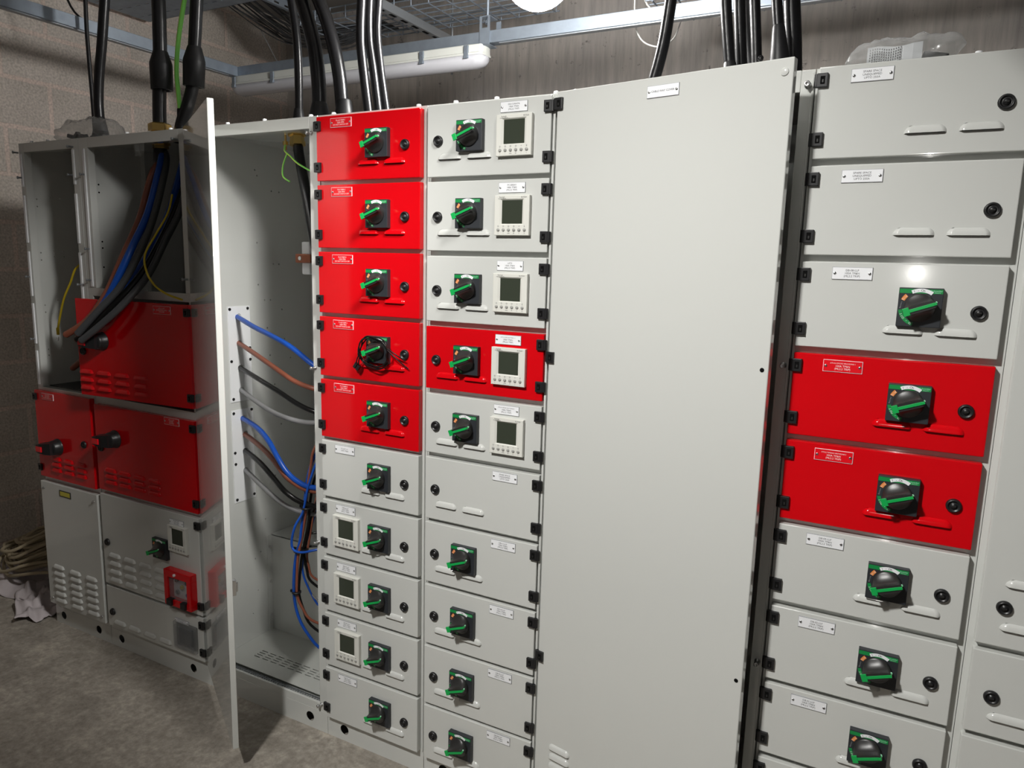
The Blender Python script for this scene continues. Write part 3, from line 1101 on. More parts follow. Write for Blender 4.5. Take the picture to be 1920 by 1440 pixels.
def sticker_mesh():
    mb = MB()
    mb.add([(-0.050, -0.0606, -0.0085), (-0.012, -0.0575, -0.0095), (-0.012, -0.0575, 0.0075), (-0.050, -0.0606, 0.0065)], [(0, 1, 2, 3)], 0)
    mb.text('LOCK', -0.031, -0.001, 0.009, -0.0612, 1)
    return mb.mesh('red_sticker', [M['labelred'], M['ink']])


BHANDLE = black_handle_mesh()


def black_handle(d, x, z):
    part('lever_handle', BHANDLE, d, (x, 0, z), label='black lever handle')
    mb = MB()
    mb.box(-0.052, -0.016, -0.0636, -0.0580, -0.0125, 0.0095, 0, 0.001)
    part('handle_sticker', mb.mesh('handle_sticker', [M['labelred']]), d, (x, 0, z), label='red sticker on the lever')


def louvre_grid(d, xs, zs, color, L):
    for x in xs:
        for z in zs:
            add_louvre(d, x, z, color, L / 0.076)


d = door_panel(cabL, -1.6085, 1.024, 0.383, 0.379, 'red', 'L')
nameplate(d, 0.097, -0.0085, ['ATS-1 LIFTS', 'LIFE SAFETY', 'DO NOT SWITCH OFF'], 'red', 0.082)
black_handle(d, 0.145, -0.232)
add_lock(d, 0.329, -0.196)
louvre_grid(d, (0.125, 0.212, 0.298), (-0.293, -0.318, -0.343), 'red', 0.066)
d = door_panel(cabL, -1.612, 0.623, 0.393, 0.567, 'grey', 'L', name='cover_panel', hinges=False, y=-0.002, thick=0.023)
louvre_grid(d, (0.088, 0.206, 0.318), [-0.387 - 0.0312 * k for k in range(6)], 'grey', 0.078)
mb = MB().box(-0.04, 0.04, -0.0015, 0, -0.028, 0)
mb.box(-0.034, 0.034, -0.0019, -0.0014, -0.0235, -0.0045, 1)
part('warning_plate', mb.mesh('warning_plate', [M['ink'], M['yellowlabel']]), d, (0.175, 0, -0.021), label='small yellow warning plate')
for x, z in ((0.022, -0.03), (0.372, -0.03), (0.022, -0.54), (0.372, -0.54)):
    mbv = MB()
    mbv.lathe((x, 0, z), (0, -1, 0), [(0, 0.006), (0.003, 0.006), (0.0032, 0.004), (0.010, 0.004), (0.0102, 0.0001)], 10)
    part('panel_screw', mbv.mesh('panel_screw', [M['steel']]), d)

cabM = empty('switchgear_cabinet', (-0.91, 0.3, FLOOR), 'second cabinet from the left, two red doors below an open bay spilling cables', 'electrical cabinet', GROUP)
x0, x1 = -1.2175, -0.6025
mb = MB()
mb.box(x0, x1, 0.021, 0.60, 0.03, 1.037, 0, 0.002)
mb.box(x0, x0 + .03, 0.021, 0.05, 1.037, 1.44, 0, 0.002)
mb.box(x1 - .03, x1, 0.021, 0.05, 1.037, 1.44, 0, 0.002)
mb.box(x0, x0 + .012, 0.05, 0.60, 1.037, 2.036)
mb.box(x1 - .012, x1, 0.05, 0.60, 1.037, 2.036)
mb.box(x0, x1, 0.0212, 0.055, 1.438, 1.470, 0, 0.002)
mb.box(x0 + .012, x1 - .012, 0.055, 0.588, 1.438, 1.450)
mb.box(x0 + .012, x1 - .012, 0.588, 0.60, 1.037, 2.036)
mb.box(x0 + .012, x1 - .012, 0.05, 0.588, 2.024, 2.036)
mb.box(x0, x0 + .055, 0.0212, 0.05, 1.47, 2.036, 0, 0.002)
mb.box(x1 - .045, x1, 0.0212, 0.05, 1.47, 2.036, 0, 0.002)
mb.box(x0 + .055, x1 - .045, 0.0212, 0.05, 1.998, 2.036, 0, 0.002)
mb.box(x0 + .028, x0 + .040, 0.0165, 0.022, 1.475, 1.995, 1, 0.001)
mb.box(x0 + .012, x0 + .040, 0.270, 0.274, 1.45, 2.024)          # inner flange
mb.box(x1 - .14, x1 - .11, 0.40, 0.404, 1.45, 1.90, 2)
dk = [(x0 + .0122, y, z) for z in (1.87, 1.84, 1.65, 1.625, 1.55) for y in (0.085,)]
for x, y, z in dk:
    mb.cyl((x, y, z), (x + .0004, y, z), 0.0035, seg=10, mi=3)
part('body', mb.mesh('body', [M['grey'], M['labelwhite'], M['galv'], M['blackmatte']]), cabM, world_child=True)
plinth(cabM, x0, x1, [-1.15, -0.705])
bolts(cabM, [-0.955, -0.715])
for z, x in ((1.90, x0 + .034), (1.62, x0 + .034), (1.50, x0 + .030), (1.52, x1 - .03), (2.0, x1 - .05)):
    mbv = MB()
    mbv.lathe((x, 0.022, z), (-.3, -1, 0), [(0, 0.0035), (0.016, 0.0035), (0.0162, 0.0055), (0.022, 0.0055), (0.0222, 0.0001)], 10)
    part('frame_screw', mbv.mesh('frame_screw', [M['galvdull']]), cabM, world_child=True, label='dark socket screw')

X2 = -0.611
d = door_panel(cabM, X2, 1.431, 0.590, 0.377, 'red', 'R', math.radians(4.4))
nameplate(d, -0.128, -0.010, ['ATS-1.1 LIFT', 'GENERATOR SUPPLY', 'INCOMER'], 'red', 0.086, 0.029)
black_handle(d, -0.452, -0.158)
add_lock(d, -0.560, -0.203)
louvre_grid(d, (-0.550, -0.454, -0.355, -0.255), (-0.289, -0.321, -0.352), 'red', 0.074)
d = door_panel(cabM, X2, 1.008, 0.588, 0.353, 'red', 'R')
nameplate(d, -0.119, -0.0015, ['ATS-1.2 LIFT', 'BY-PASS', 'INCOMER'], 'red', 0.082)
black_handle(d, -0.462, -0.128)
add_lock(d, -0.556, -0.176)
louvre_grid(d, (-0.505, -0.418, -0.328, -0.238), (-0.270, -0.295, -0.320), 'red', 0.072)
d = door_panel(cabM, X2, 0.637, 0.588, 0.389, 'grey', 'R')
nameplate(d, -0.121, -0.026, ['DB-LIFT-MET', '160A TP&N', 'INCOMER'], 'white', 0.080, 0.022)
add_meter(d, -0.162, -0.048)
add_handle(d, -0.212, -0.158)
add_lock(d, -0.556, -0.205)
louvre_grid(d, (-0.515, -0.420, -0.325, -0.232), [-0.262 - 0.0355 * k for k in range(4)], 'grey', 0.074)
mb = MB()
for bx in ((-0.174, -0.024, -0.222, -0.250), (-0.174, -0.024, -0.340, -0.366)):
    mb.box(bx[0], bx[1], -0.030, 0, bx[3], bx[2], 0, 0.002)
for bx in ((-0.174, -0.152), (-0.046, -0.024)):
    mb.box(bx[0], bx[1], -0.0298, 0, -0.3405, -0.2495, 0, 0.001)
part('test_box_frame', mb.mesh('test_box_frame', [M['red']]), d, label='red raised frame of the test socket box')
mb = MB()
mb.box(-0.152, -0.046, -0.004, 0, -0.34, -0.25, 0)
for k, (x, z, c) in enumerate(((-0.130, -0.268, 1), (-0.072, -0.270, 2), (-0.101, -0.292, 3), (-0.128, -0.316, 4), (-0.070, -0.318, 5))):
    mb.lathe((x, -0.004, z), (0, -1, 0), [(0, 0.0085), (0.006, 0.0085), (0.008, 0.006), (0.004, 0.004), (0.004, 0.0001)], 14, c)
part('socket_panel', mb.mesh('socket_panel', [M['labelwhite'], M['brown'], M['black'], M['yellow'], M['greycore'], M['blue']]), d, label='white panel of coloured test sockets')
for x in (-0.140, -0.062):
    mb = MB().box(x - .014, x + .014, -0.040, -0.018, -0.362, -0.336, 0, 0.003)
    part('clip', mb.mesh('clip', [M['black']]), d, label='black clip')
mb = MB().box(-0.152, -0.046, -0.024, -0.022, -0.34, -0.25)
part('clear_window', mb.mesh('clear_window', [M['pane']]), d, label='clear plastic window')
mb = MB().lathe((-0.110, -0.030, -0.236), (0, -1, 0), [(0, 0.006), (0.004, 0.006), (0.006, 0.004), (0.0062, 0.0001)], 12)
part('catch_button', mb.mesh('catch_button', [M['white']]), d, label='pale round catch')
d = door_panel(cabM, X2, 0.238, 0.588, 0.180, 'grey', 'R')
add_lock(d, -0.552, -0.112)
louvre_grid(d, (-0.508, -0.415, -0.318, -0.225), (-0.158,), 'grey', 0.074)
nameplate(d, -0.120, -0.0335, ['EARTH MONITOR', '24V DC'], 'white', 0.080, 0.016)
mb = MB()
mb.box(-0.160, -0.030, -0.014, 0, -0.152, -0.042, 0, 0.006)
mb.box(-0.148, -0.042, -0.018, -0.013, -0.142, -0.052, 1, 0.003)
part('flap_cover', mb.mesh('flap_cover', [M['pane'], M['pane']]), d, label='smoked clear flap cover')
mb = MB().box(-0.130, -0.060, -0.009, 0, -0.130, -0.064, 0)
part('monitor_display', mb.mesh('monitor_display', [M['black']]), d, label='dark display behind the flap')


# ------------------------------------------------------------------ cables rising from the cabinet tops
def cable(name, pts, r, m, label, cat='cable', group=None, seg=14, sub=7):
    return top(name, MB().tube(pts, r, seg, sub), [M[m]], label, cat, group)


def child(parent, name, mb, mats, label=None):
    return part(name, mb.mesh(name, mats), parent, label=label)


UP = 'black supply cables rising to the ceiling trays'


def extend(pts, dz=0.55, dx=-0.02, dy=0.05, zb=2.03):
    """carry the run on upwards to the trays and down to the cabinet roof"""
    a, b = Vector(pts[0]), Vector(pts[1])
    d = (a - b).normalized()
    up = a + Vector((d.x * 0.3 + dx, dy, dz))
    e = Vector(pts[-1])
    f = Vector(pts[-2])
    g = e + (e - f) * ((zb - e.z) / (e.z - f.z)) if e.z > zb else e
    return [up] + [Vector(p) for p in pts] + ([g] if e.z > zb + 0.01 else [])


def boot(c, p, r0, r1, h0, h1, m='cabledull', ax=(0, 0, 1), label='flared heat-shrink boot'):
    mb = MB().lathe(p, ax, [(0, r0 * 0.98), (h0, r0), (h0 + (h1 - h0) * .5, (r0 + r1) * .5 * 0.98), (h1, r1), (h1 + 0.004, r1 * .9)], 24)
    child(c, 'cable_boot', mb, [M[m]], label)


c = cable('supply_cable', extend([(-1.318, 0.24, 2.668), (-1.327, 0.24, 2.61), (-1.361, 0.24, 2.452), (-1.392, 0.24, 2.331), (-1.408, 0.24, 2.228), (-1.408, 0.24, 2.153)], 0.5), 0.0195, 'cable',
          'black cable rising from the leftmost cabinet behind a plastic bag', group=UP)
boot(c, (-1.406, 0.24, 2.036), 0.034, 0.020, 0.05, 0.125)
c = cable('earth_cable', [(-1.59, 0.33, 3.2), (-1.592, 0.33, 2.716), (-1.59, 0.33, 2.673), (-1.594, 0.33, 2.545), (-1.590, 0.33, 2.392), (-1.585, 0.33, 2.26), (-1.582, 0.33, 2.03)], 0.0085, 'cabledull',
          'thin dark cable hanging close beside the leftmost black cable')

c = cable('supply_cable', extend([(-0.89, 0.15, 2.631), (-0.884, 0.15, 2.522), (-0.887, 0.15, 2.413), (-0.891, 0.15, 2.33), (-0.905, 0.15, 2.2), (-0.911, 0.15, 2.124), (-0.915, 0.15, 2.02), (-0.918, 0.15, 1.95)], 0.6, 0.0, 0.12), 0.0245, 'cable',
          'thick black cable with a sleeve, entering the second cabinet through a brass gland', group=UP)
mb = MB().lathe((-0.8875, 0.15, 2.345), (-0.012, 0, -1), [(0, 0.026), (0.005, 0.027), (0.042, 0.0395), (0.050, 0.0400), (0.135, 0.0385), (0.1355, 0.030), (0.125, 0.024)], 26)
child(c, 'heat_shrink_sleeve', mb, [M['cabledull']], 'black stepped heat-shrink sleeve')
mb = MB()
mb.lathe((-0.913, 0.15, 2.036), (0, 0, 1), [(0, 0.033), (0.012, 0.033), (0.013, 0.030), (0.030, 0.030)], 24)
mb.lathe((-0.913, 0.15, 2.062), (0, 0, 1), [(0, 0.032), (0.001, 0.041), (0.026, 0.041), (0.031, 0.034), (0.032, 0.026)], 6, 0, False)
mb.lathe((-0.913, 0.15, 2.022), (0, 0, -1), [(0, 0.034), (0.008, 0.034), (0.009, 0.028), (0.022, 0.028), (0.023, 0.022)], 6, 0, False)
child(c, 'cable_gland', mb, [M['brass']], 'brass hexagonal cable gland')

c = cable('supply_cable', extend([(-0.726, 0.2, 2.623), (-0.742, 0.2, 2.518), (-0.757, 0.2, 2.411), (-0.768, 0.2, 2.339), (-0.780, 0.2, 2.24), (-0.800, 0.19, 2.16), (-0.835, 0.185, 2.09), (-0.85, 0.18, 2.02)], 0.6, 0.02, 0.12), 0.0228, 'cable',
          'thick black cable with a sleeve, bending left beside the green earth cable', group=UP)
mb = MB().lathe((-0.764, 0.2, 2.362), (-0.10, 0, -1), [(0, 0.024), (0.004, 0.0255), (0.048, 0.0385), (0.056, 0.0392), (0.140, 0.0375), (0.1405, 0.029), (0.13, 0.023)], 26)
child(c, 'heat_shrink_sleeve', mb, [M['cabledull']], 'black stepped heat-shrink sleeve')

c = cable('earth_cable', [(-0.70, 0.2, 3.1), (-0.75, 0.18, 2.602), (-0.782, 0.18, 2.518), (-0.822, 0.18, 2.395), (-0.842, 0.18, 2.286), (-0.838, 0.18, 2.20), (-0.832, 0.18, 2.130)], 0.0082, 'earth',
          'green and yellow earth cable hanging above the second cabinet')
child(c, 'cable_lug', MB().tube([(-0.833, 0.18, 2.145), (-0.831, 0.18, 2.10), (-0.826, 0.18, 2.035)], [0.0105, 0.0135, 0.016], 14, 4), [M['cabledull']], 'black taped cable end')

tops = [
    ([(-0.405, 0.3, 2.626), (-0.381, 0.3, 2.501), (-0.36, 0.3, 2.375), (-0.354, 0.3, 2.25), (-0.356, 0.3, 2.114)], 0.0145, 'left one of three black cables above the open cable chamber', (0.028, 0.016)),
    ([(-0.331, 0.25, 2.597), (-0.284, 0.25, 2.472), (-0.235, 0.25, 2.33), (-0.216, 0.25, 2.208), (-0.214, 0.25, 2.095)], 0.0248, 'thick middle one of three black cables above the open cable chamber', (0.044, 0.026)),
    ([(-0.29, 0.25, 2.591), (-0.208, 0.25, 2.462), (-0.155, 0.25, 2.338), (-0.124, 0.25, 2.217), (-0.110, 0.25, 2.093)], 0.0230, 'thick curving right one of three black cables above the open cable chamber', (0.038, 0.024)),
    ([(-0.037, 0.28, 2.562), (-0.051, 0.28, 2.45), (-0.057, 0.28, 2.335), (-0.049, 0.28, 2.251), (-0.027, 0.28, 2.105)], 0.0155, 'left one of three shiny cables above the red doors', (0.020, 0.0165)),
    ([(-0.013, 0.3, 2.565), (-0.034, 0.3, 2.454), (-0.037, 0.3, 2.338), (-0.02, 0.3, 2.236), (0.000, 0.3, 2.11)], 0.0138, 'middle one of three shiny cables above the red doors', (0.018, 0.015)),
    ([(-0.007, 0.32, 2.571), (-0.012, 0.32, 2.458), (-0.019, 0.32, 2.359), (-0.005, 0.32, 2.239), (0.017, 0.32, 2.114)], 0.0135, 'right one of three shiny cables above the red doors', (0.018, 0.0145)),
]
for pts, r, lab, (b0, b1) in tops:
    P = extend(pts)
    c = cable('supply_cable', P, r, 'cable', lab, group=UP)
    e = P[-1]
    boot(c, (e.x, e.y, 2.036), b0, b1, 0.03, 0.095 if b0 > 0.025 else 0.05)
fcab = [
    ([(1.054, 0.12, 2.348), (1.042, 0.12, 2.254), (1.032, 0.12, 2.168), (1.02, 0.12, 2.107), (1.005, 0.12, 2.051)], 0.0148, 'single leaning black cable behind the left part of the tall plain door', None),
    ([(1.151, 0.2, 2.361), (1.157, 0.2, 2.263), (1.172, 0.2, 2.149), (1.182, 0.2, 2.085)], 0.0140, 'leftmost black cable of the bunch above the tall door, with long boot', (0.022, 0.0145)),
    ([(1.172, 0.25, 2.376), (1.180, 0.25, 2.276), (1.189, 0.25, 2.186), (1.197, 0.25, 2.108)], 0.0150, 'black cable second from left in the bunch above the tall door', None),
    ([(1.176, 0.34, 2.409), (1.185, 0.34, 2.304), (1.197, 0.34, 2.21), (1.212, 0.34, 2.128)], 0.0170, 'hindmost black cable of the bunch above the tall door', (0.026, 0.018)),
    ([(1.198, 0.3, 2.39), (1.208, 0.3, 2.287), (1.218, 0.3, 2.196), (1.226, 0.3, 2.118)], 0.0137, 'black cable on the right of the bunch above the tall door', (0.022, 0.0145)),
    ([(1.279, 0.15, 2.323), (1.287, 0.15, 2.23), (1.297, 0.15, 2.158), (1.306, 0.15, 2.079)], 0.0125, 'black cable with a fat boot above the tall door right corner', (0.026, 0.014)),
    ([(1.304, 0.21, 2.337), (1.312, 0.21, 2.242), (1.322, 0.21, 2.157), (1.330, 0.21, 2.071)], 0.0200, 'rightmost thick black cable above the tall door right corner', None),
]
for i, (pts, r, lab, bb) in enumerate(fcab):
    P = extend(pts, 0.6, 0.0, 0.1)
    c = cable('supply_cable', P, r, 'cable', lab, group=UP)
    if bb:
        e = P[-1]
        d = (P[-2] - P[-1]).normalized()
        hh = 0.14 if i == 5 else 0.085
        boot(c, e, bb[0], bb[1], 0.045, hh, ax=d)
child_t = MB().lathe((1.236, 0.285, 2.13), (0.2, -1, 0.1), [(0, 0.004), (0.02, 0.004), (0.021, 0.007), (0.03, 0.007), (0.0301, .0001)], 10)
top('gland_screw', child_t, [M['black']], 'small black screw end beside the cable bunch above the tall door', 'screw')

# ------------------------------------------------------------------ cables spilling out of the second cabinet
LO = 'loose cut cable cores hanging from the second cabinet'
spill = [
    ([(-0.918, 0.155, 1.96), (-0.934, 0.12, 1.898), (-0.933, 0.06, 1.736), (-0.940, -0.01, 1.597), (-0.992, -0.05, 1.458), (-1.084, -0.07, 1.355), (-1.195, -0.09, 1.293)], 0.0128, 'brown', 'brown cut core hanging over the ajar red door, longest of the bunch'),
    ([(-0.912, 0.15, 1.985), (-0.897, 0.14, 1.965), (-0.887, 0.115, 1.906), (-0.892, 0.065, 1.756), (-0.897, 0.005, 1.642), (-0.908, -0.035, 1.558), (-0.976, -0.055, 1.445), (-1.059, -0.062, 1.368)], 0.0130, 'blue', 'blue cut core beside the brown one in the spilling bunch'),
    ([(-0.905, 0.16, 1.99), (-0.885, 0.15, 1.960), (-0.868, 0.12, 1.886), (-0.870, 0.07, 1.737), (-0.870, 0.0, 1.598), (-0.914, -0.050, 1.481), (-0.995, -0.085, 1.394), (-1.088, -0.11, 1.305)], 0.0128, 'slate', 'dark grey cut core right of the blue one in the spilling bunch'),
    ([(-0.84, 0.20, 1.99), (-0.90, 0.2, 1.866), (-0.894, 0.16, 1.773), (-0.909, 0.1, 1.65), (-0.928, 0.02, 1.519), (-0.970, -0.035, 1.419), (-1.060, -0.055, 1.340)], 0.0125, 'blue', 'blue cut core on the right side of the spilling bunch'),
    ([(-0.83, 0.21, 1.99), (-0.85, 0.2, 1.875), (-0.857, 0.15, 1.762), (-0.865, 0.09, 1.65), (-0.885, 0.02, 1.53), (-0.936, -0.055, 1.421), (-1.030, -0.080, 1.337), (-1.117, -0.095, 1.280)], 0.0135, 'blackcore', 'black cut core between two grey ones in the spilling bunch'),
    ([(-0.825, 0.19, 1.98), (-0.812, 0.17, 1.85), (-0.815, 0.14, 1.761), (-0.832, 0.09, 1.66), (-0.845, 0.02, 1.531), (-0.880, -0.06, 1.425), (-0.974, -0.095, 1.342), (-1.060, -0.115, 1.282)], 0.0128, 'slate', 'dark grey cut core nearest the black lever handle'),
    ([(-1.20, 0.16, 1.24), (-1.30, 0.12, 1.225), (-1.38, 0.1, 1.175), (-1.455, 0.08, 1.120)], 0.0125, 'brown', 'short brown cable end sticking out behind the ajar red door'),
]
for pts, r, m, lab in spill:
    c = cable('cable_core', pts, r, m, lab, 'cable', LO)
    e = Vector(pts[-1])
    d = (e - Vector(pts[-2])).normalized()
    child(c, 'copper_end', MB().cyl(e - d * 0.002, e + d * 0.006, r * 0.72, seg=14), [M['copper']], 'cut copper end')
c = cable('earth_wire', [(-0.822, 0.12, 1.827), (-0.80, 0.08, 1.756), (-0.819, 0.04, 1.677), (-0.83, 0.0, 1.603), (-0.798, -0.02, 1.542), (-0.758, -0.02, 1.496), (-0.703, -0.015, 1.467), (-0.640, 0.000, 1.448)], 0.0038, 'yellow', 'thin yellow wire looping down beside the spilling cable bunch', 'wire', seg=8)
c = cable('earth_wire', [(-1.285, 0.04, 1.56), (-1.31, 0.03, 1.534), (-1.344, 0.03, 1.484), (-1.396, 0.03, 1.418), (-1.46, 0.045, 1.337), (-1.497, 0.055, 1.285)], 0.0042, 'yellow', 'thin yellow wire hanging in the leftmost open bay', 'wire', seg=8)
child(c, 'crimp', MB().tube([(-1.497, 0.055, 1.29), (-1.503, 0.058, 1.262)], [0.0065, 0.006], 10, 2), [M['yellow']], 'yellow crimp')
child(c, 'ring_lug', MB().lathe((-1.510, 0.060, 1.243), (0, -1, 0.2), [(0, 0.004), (0, 0.0095), (0.002, 0.0095), (0.002, 0.004)], 16), [M['steel']], 'steel ring lug')

# ------------------------------------------------------------------ cables inside the open chamber
CG = 'coloured cables in the open cable chamber'
cores = [
    ('blue', 0.0092, [(-0.60, 0.19, 1.385), (-0.575, 0.188, 1.38), (-0.44, 0.14, 1.355), (-0.314, 0.11, 1.33), (-0.221, 0.1, 1.301), (-0.132, 0.1, 1.253), (-0.085, 0.12, 1.222), (-0.03, 0.2, 1.19)], 'blue cable through the top hole of the upper white entry plate'),
    ('brown', 0.0088, [(-0.60, 0.192, 1.285), (-0.575, 0.19, 1.281), (-0.436, 0.14, 1.255), (-0.318, 0.11, 1.223), (-0.216, 0.1, 1.186), (-0.131, 0.1, 1.168), (-0.085, 0.14, 1.155), (-0.03, 0.22, 1.15)], 'brown cable through the second hole of the upper white entry plate'),
    ('blackcore', 0.0088, [(-0.60, 0.193, 1.19), (-0.575, 0.192, 1.187), (-0.431, 0.14, 1.167), (-0.295, 0.11, 1.136), (-0.202, 0.1, 1.106), (-0.128, 0.1, 1.088), (-0.085, 0.14, 1.075), (-0.03, 0.22, 1.07)], 'black cable through the third hole of the upper white entry plate'),
    ('greycore', 0.0088, [(-0.60, 0.194, 1.104), (-0.575, 0.193, 1.101), (-0.435, 0.14, 1.077), (-0.316, 0.11, 1.056), (-0.213, 0.1, 1.045), (-0.126, 0.1, 1.047), (-0.085, 0.14, 1.054), (-0.03, 0.22, 1.06)], 'grey cable through the bottom hole of the upper white entry plate'),
    ('blue', 0.0098, [(-0.60, 0.198, 0.99), (-0.575, 0.196, 0.989), (-0.45, 0.15, 0.976), (-0.365, 0.12, 0.946), (-0.303, 0.1, 0.9), (-0.261, 0.1, 0.853), (-0.231, 0.12, 0.817), (-0.19, 0.15, 0.792), (-0.12, 0.22, 0.78)], 'blue cable through the top hole of the lower white entry plate'),
    ('brown', 0.0096, [(-0.60, 0.205, 0.926), (-0.575, 0.204, 0.924), (-0.435, 0.15, 0.906), (-0.341, 0.12, 0.876), (-0.27, 0.1, 0.839), (-0.239, 0.12, 0.806), (-0.200, 0.15, 0.779), (-0.12, 0.22, 0.76)], 'brown cable through the second hole of the lower white entry plate'),
    ('blackcore', 0.0098, [(-0.60, 0.203, 0.861), (-0.575, 0.202, 0.859), (-0.446, 0.15, 0.846), (-0.344, 0.12, 0.808), (-0.264, 0.1, 0.774), (-0.210, 0.13, 0.734), (-0.13, 0.2, 0.70)], 'black cable through the third hole of the lower white entry plate'),
    ('greycore', 0.0090, [(-0.60, 0.202, 0.783), (-0.575, 0.2, 0.781), (-0.45, 0.15, 0.762), (-0.347, 0.12, 0.737), (-0.277, 0.12, 0.712), (-0.225, 0.15, 0.690), (-0.13, 0.22, 0.67)], 'grey cable through the bottom hole of the lower white entry plate'),
]
for m, r, pts, lab in cores:
    cable('power_cable', pts, r, m, lab, 'cable', CG, 12, 6)
loom = [
    ('blue', 0.0045, [(-0.10, 0.2, 1.0), (-0.165, 0.17, 0.91), (-0.192, 0.14, 0.808), (-0.199, 0.13, 0.754), (-0.207, 0.12, 0.701), (-0.224, 0.1, 0.655), (-0.243, 0.1, 0.595), (-0.235, 0.1, 0.563), (-0.195, 0.1, 0.561), (-0.144, 0.12, 0.575), (-0.06, 0.2, 0.59)], 'blue cable of the loom, looping out left above the middle tie'),
    ('blue', 0.0055, [(-0.10, 0.2, 1.03), (-0.18, 0.17, 0.92), (-0.214, 0.16, 0.829), (-0.222, 0.15, 0.744), (-0.217, 0.13, 0.677), (-0.222, 0.12, 0.593), (-0.243, 0.12, 0.532), (-0.245, 0.11, 0.466), (-0.248, 0.11, 0.382), (-0.232, 0.11, 0.309), (-0.2, 0.12, 0.242), (-0.15, 0.15, 0.170), (-0.08, 0.22, 0.13)], 'thick blue cable of the loom, running lowest to the chamber floor'),
    ('brown', 0.0050, [(-0.10, 0.2, 1.06), (-0.176, 0.16, 0.944), (-0.192, 0.15, 0.866), (-0.204, 0.14, 0.763), (-0.208, 0.135, 0.688), (-0.218, 0.125, 0.602), (-0.229, 0.115, 0.527), (-0.236, 0.115, 0.449), (-0.237, 0.115, 0.379), (-0.215, 0.12, 0.330), (-0.185, 0.13, 0.290), (-0.12, 0.18, 0.25)], 'brown cable of the loom, turning right below the lowest tie'),
    ('blackcore', 0.0050, [(-0.10, 0.22, 1.0), (-0.19, 0.18, 0.84), (-0.206, 0.16, 0.737), (-0.207, 0.15, 0.66), (-0.218, 0.14, 0.585), (-0.226, 0.13, 0.524), (-0.236, 0.13, 0.458), (-0.238, 0.125, 0.385), (-0.224, 0.13, 0.325), (-0.197, 0.14, 0.262), (-0.13, 0.19, 0.19)], 'black cable of the loom, lowest but for the thick blue one'),
    ('blackcore', 0.0048, [(-0.10, 0.22, 0.95), (-0.18, 0.18, 0.76), (-0.212, 0.16, 0.643), (-0.224, 0.15, 0.568), (-0.222, 0.14, 0.528), (-0.212, 0.14, 0.48), (-0.199, 0.15, 0.428), (-0.13, 0.2, 0.36)], 'black cable of the loom, first to branch right under the middle tie'),
    ('blue', 0.0038, [(-0.10, 0.23, 0.95), (-0.19, 0.19, 0.72), (-0.211, 0.165, 0.632), (-0.231, 0.155, 0.562), (-0.23, 0.142, 0.526), (-0.232, 0.14, 0.469), (-0.212, 0.14, 0.417), (-0.178, 0.17, 0.325), (-0.11, 0.22, 0.27)], 'thin blue cable of the loom, branching right between black ones'),
    ('greycore', 0.0036, [(-0.10, 0.24, 0.97), (-0.19, 0.2, 0.76), (-0.219, 0.17, 0.677), (-0.236, 0.16, 0.575), (-0.235, 0.15, 0.519), (-0.222, 0.15, 0.444), (-0.200, 0.15, 0.379), (-0.14, 0.2, 0.30)], 'thin grey cable of the loom, branching right at mid height'),
    ('brown', 0.0042, [(-0.09, 0.24, 1.0), (-0.18, 0.19, 0.80), (-0.198, 0.17, 0.70), (-0.212, 0.16, 0.60), (-0.218, 0.15, 0.530), (-0.212, 0.15, 0.49), (-0.195, 0.155, 0.445), (-0.13, 0.2, 0.40)], 'thin brown cable of the loom, branching right behind black ones'),
    ('blackcore', 0.0040, [(-0.07, 0.26, 0.62), (-0.15, 0.22, 0.608), (-0.221, 0.17, 0.604), (-0.236, 0.16, 0.582), (-0.235, 0.15, 0.535)], 'upper black stub crossing right above the middle tie'),
    ('blackcore', 0.0040, [(-0.07, 0.26, 0.56), (-0.15, 0.22, 0.553), (-0.223, 0.17, 0.553), (-0.230, 0.15, 0.542), (-0.238, 0.145, 0.532)], 'lower black stub crossing right beside the middle tie'),
]
for m, r, pts, lab in loom:
    cable('control_cable', pts, r, m, lab, 'cable', 'loom of small cables in the open chamber', 10, 5)
for p, rx, lab in (((-0.203, 0.14, 0.717), 0.022, 'topmost black tie round the cable loom'), ((-0.226, 0.128, 0.553), 0.026, 'middle black tie round the cable loom'), ((-0.240, 0.115, 0.392), 0.016, 'lowest black tie round the cable loom')):
    mb = MB()
    mb.lathe((p[0], p[1], p[2] - .003), (0, 0, 1), [(0, rx), (0, rx + .0012), (0.006, rx + .0012), (0.006, rx)], 20)
    mb.box(p[0] - rx - .012, p[0] - rx + .003, p[1] - .004, p[1] + .004, p[2] - .005, p[2] + .005, 0, .001)
    top('cable_tie', mb, [M['black']], lab, 'cable tie', 'ties round the cable loom')
c = cable('supply_cable', [(-0.272, 0.2, 2.026), (-0.262, 0.2, 1.95), (-0.215, 0.18, 1.82), (-0.172, 0.17, 1.66), (-0.12, 0.17, 1.48), (-0.07, 0.2, 1.25)], 0.0175, 'cable', 'black armoured cable dropping down inside the open chamber behind its right upright', group=CG)
mb = MB()
mb.lathe((-0.272, 0.20, 2.026), (0.15, -0.1, -1), [(0, 0.030), (0.008, 0.030), (0.009, 0.024), (0.024, 0.024), (0.025, 0.027), (0.040, 0.027), (0.041, 0.02)], 6, 0, False)
child(c, 'cable_gland', mb, [M['brass']], 'brass cable gland')
mb = MB().tube([(-0.325, 0.2, 1.995), (-0.30, 0.17, 1.968), (-0.255, 0.15, 1.945), (-0.20, 0.13, 1.915), (-0.13, 0.14, 1.88)], 0.0030, 8, 6)
mb.tube([(-0.285, 0.165, 1.955), (-0.30, 0.16, 1.915), (-0.295, 0.155, 1.88), (-0.265, 0.155, 1.862)], 0.0028, 8, 6)
o = top('earth_wire', mb, [M['earth']], 'green and yellow wires at the gland under the open chamber roof', 'wire')
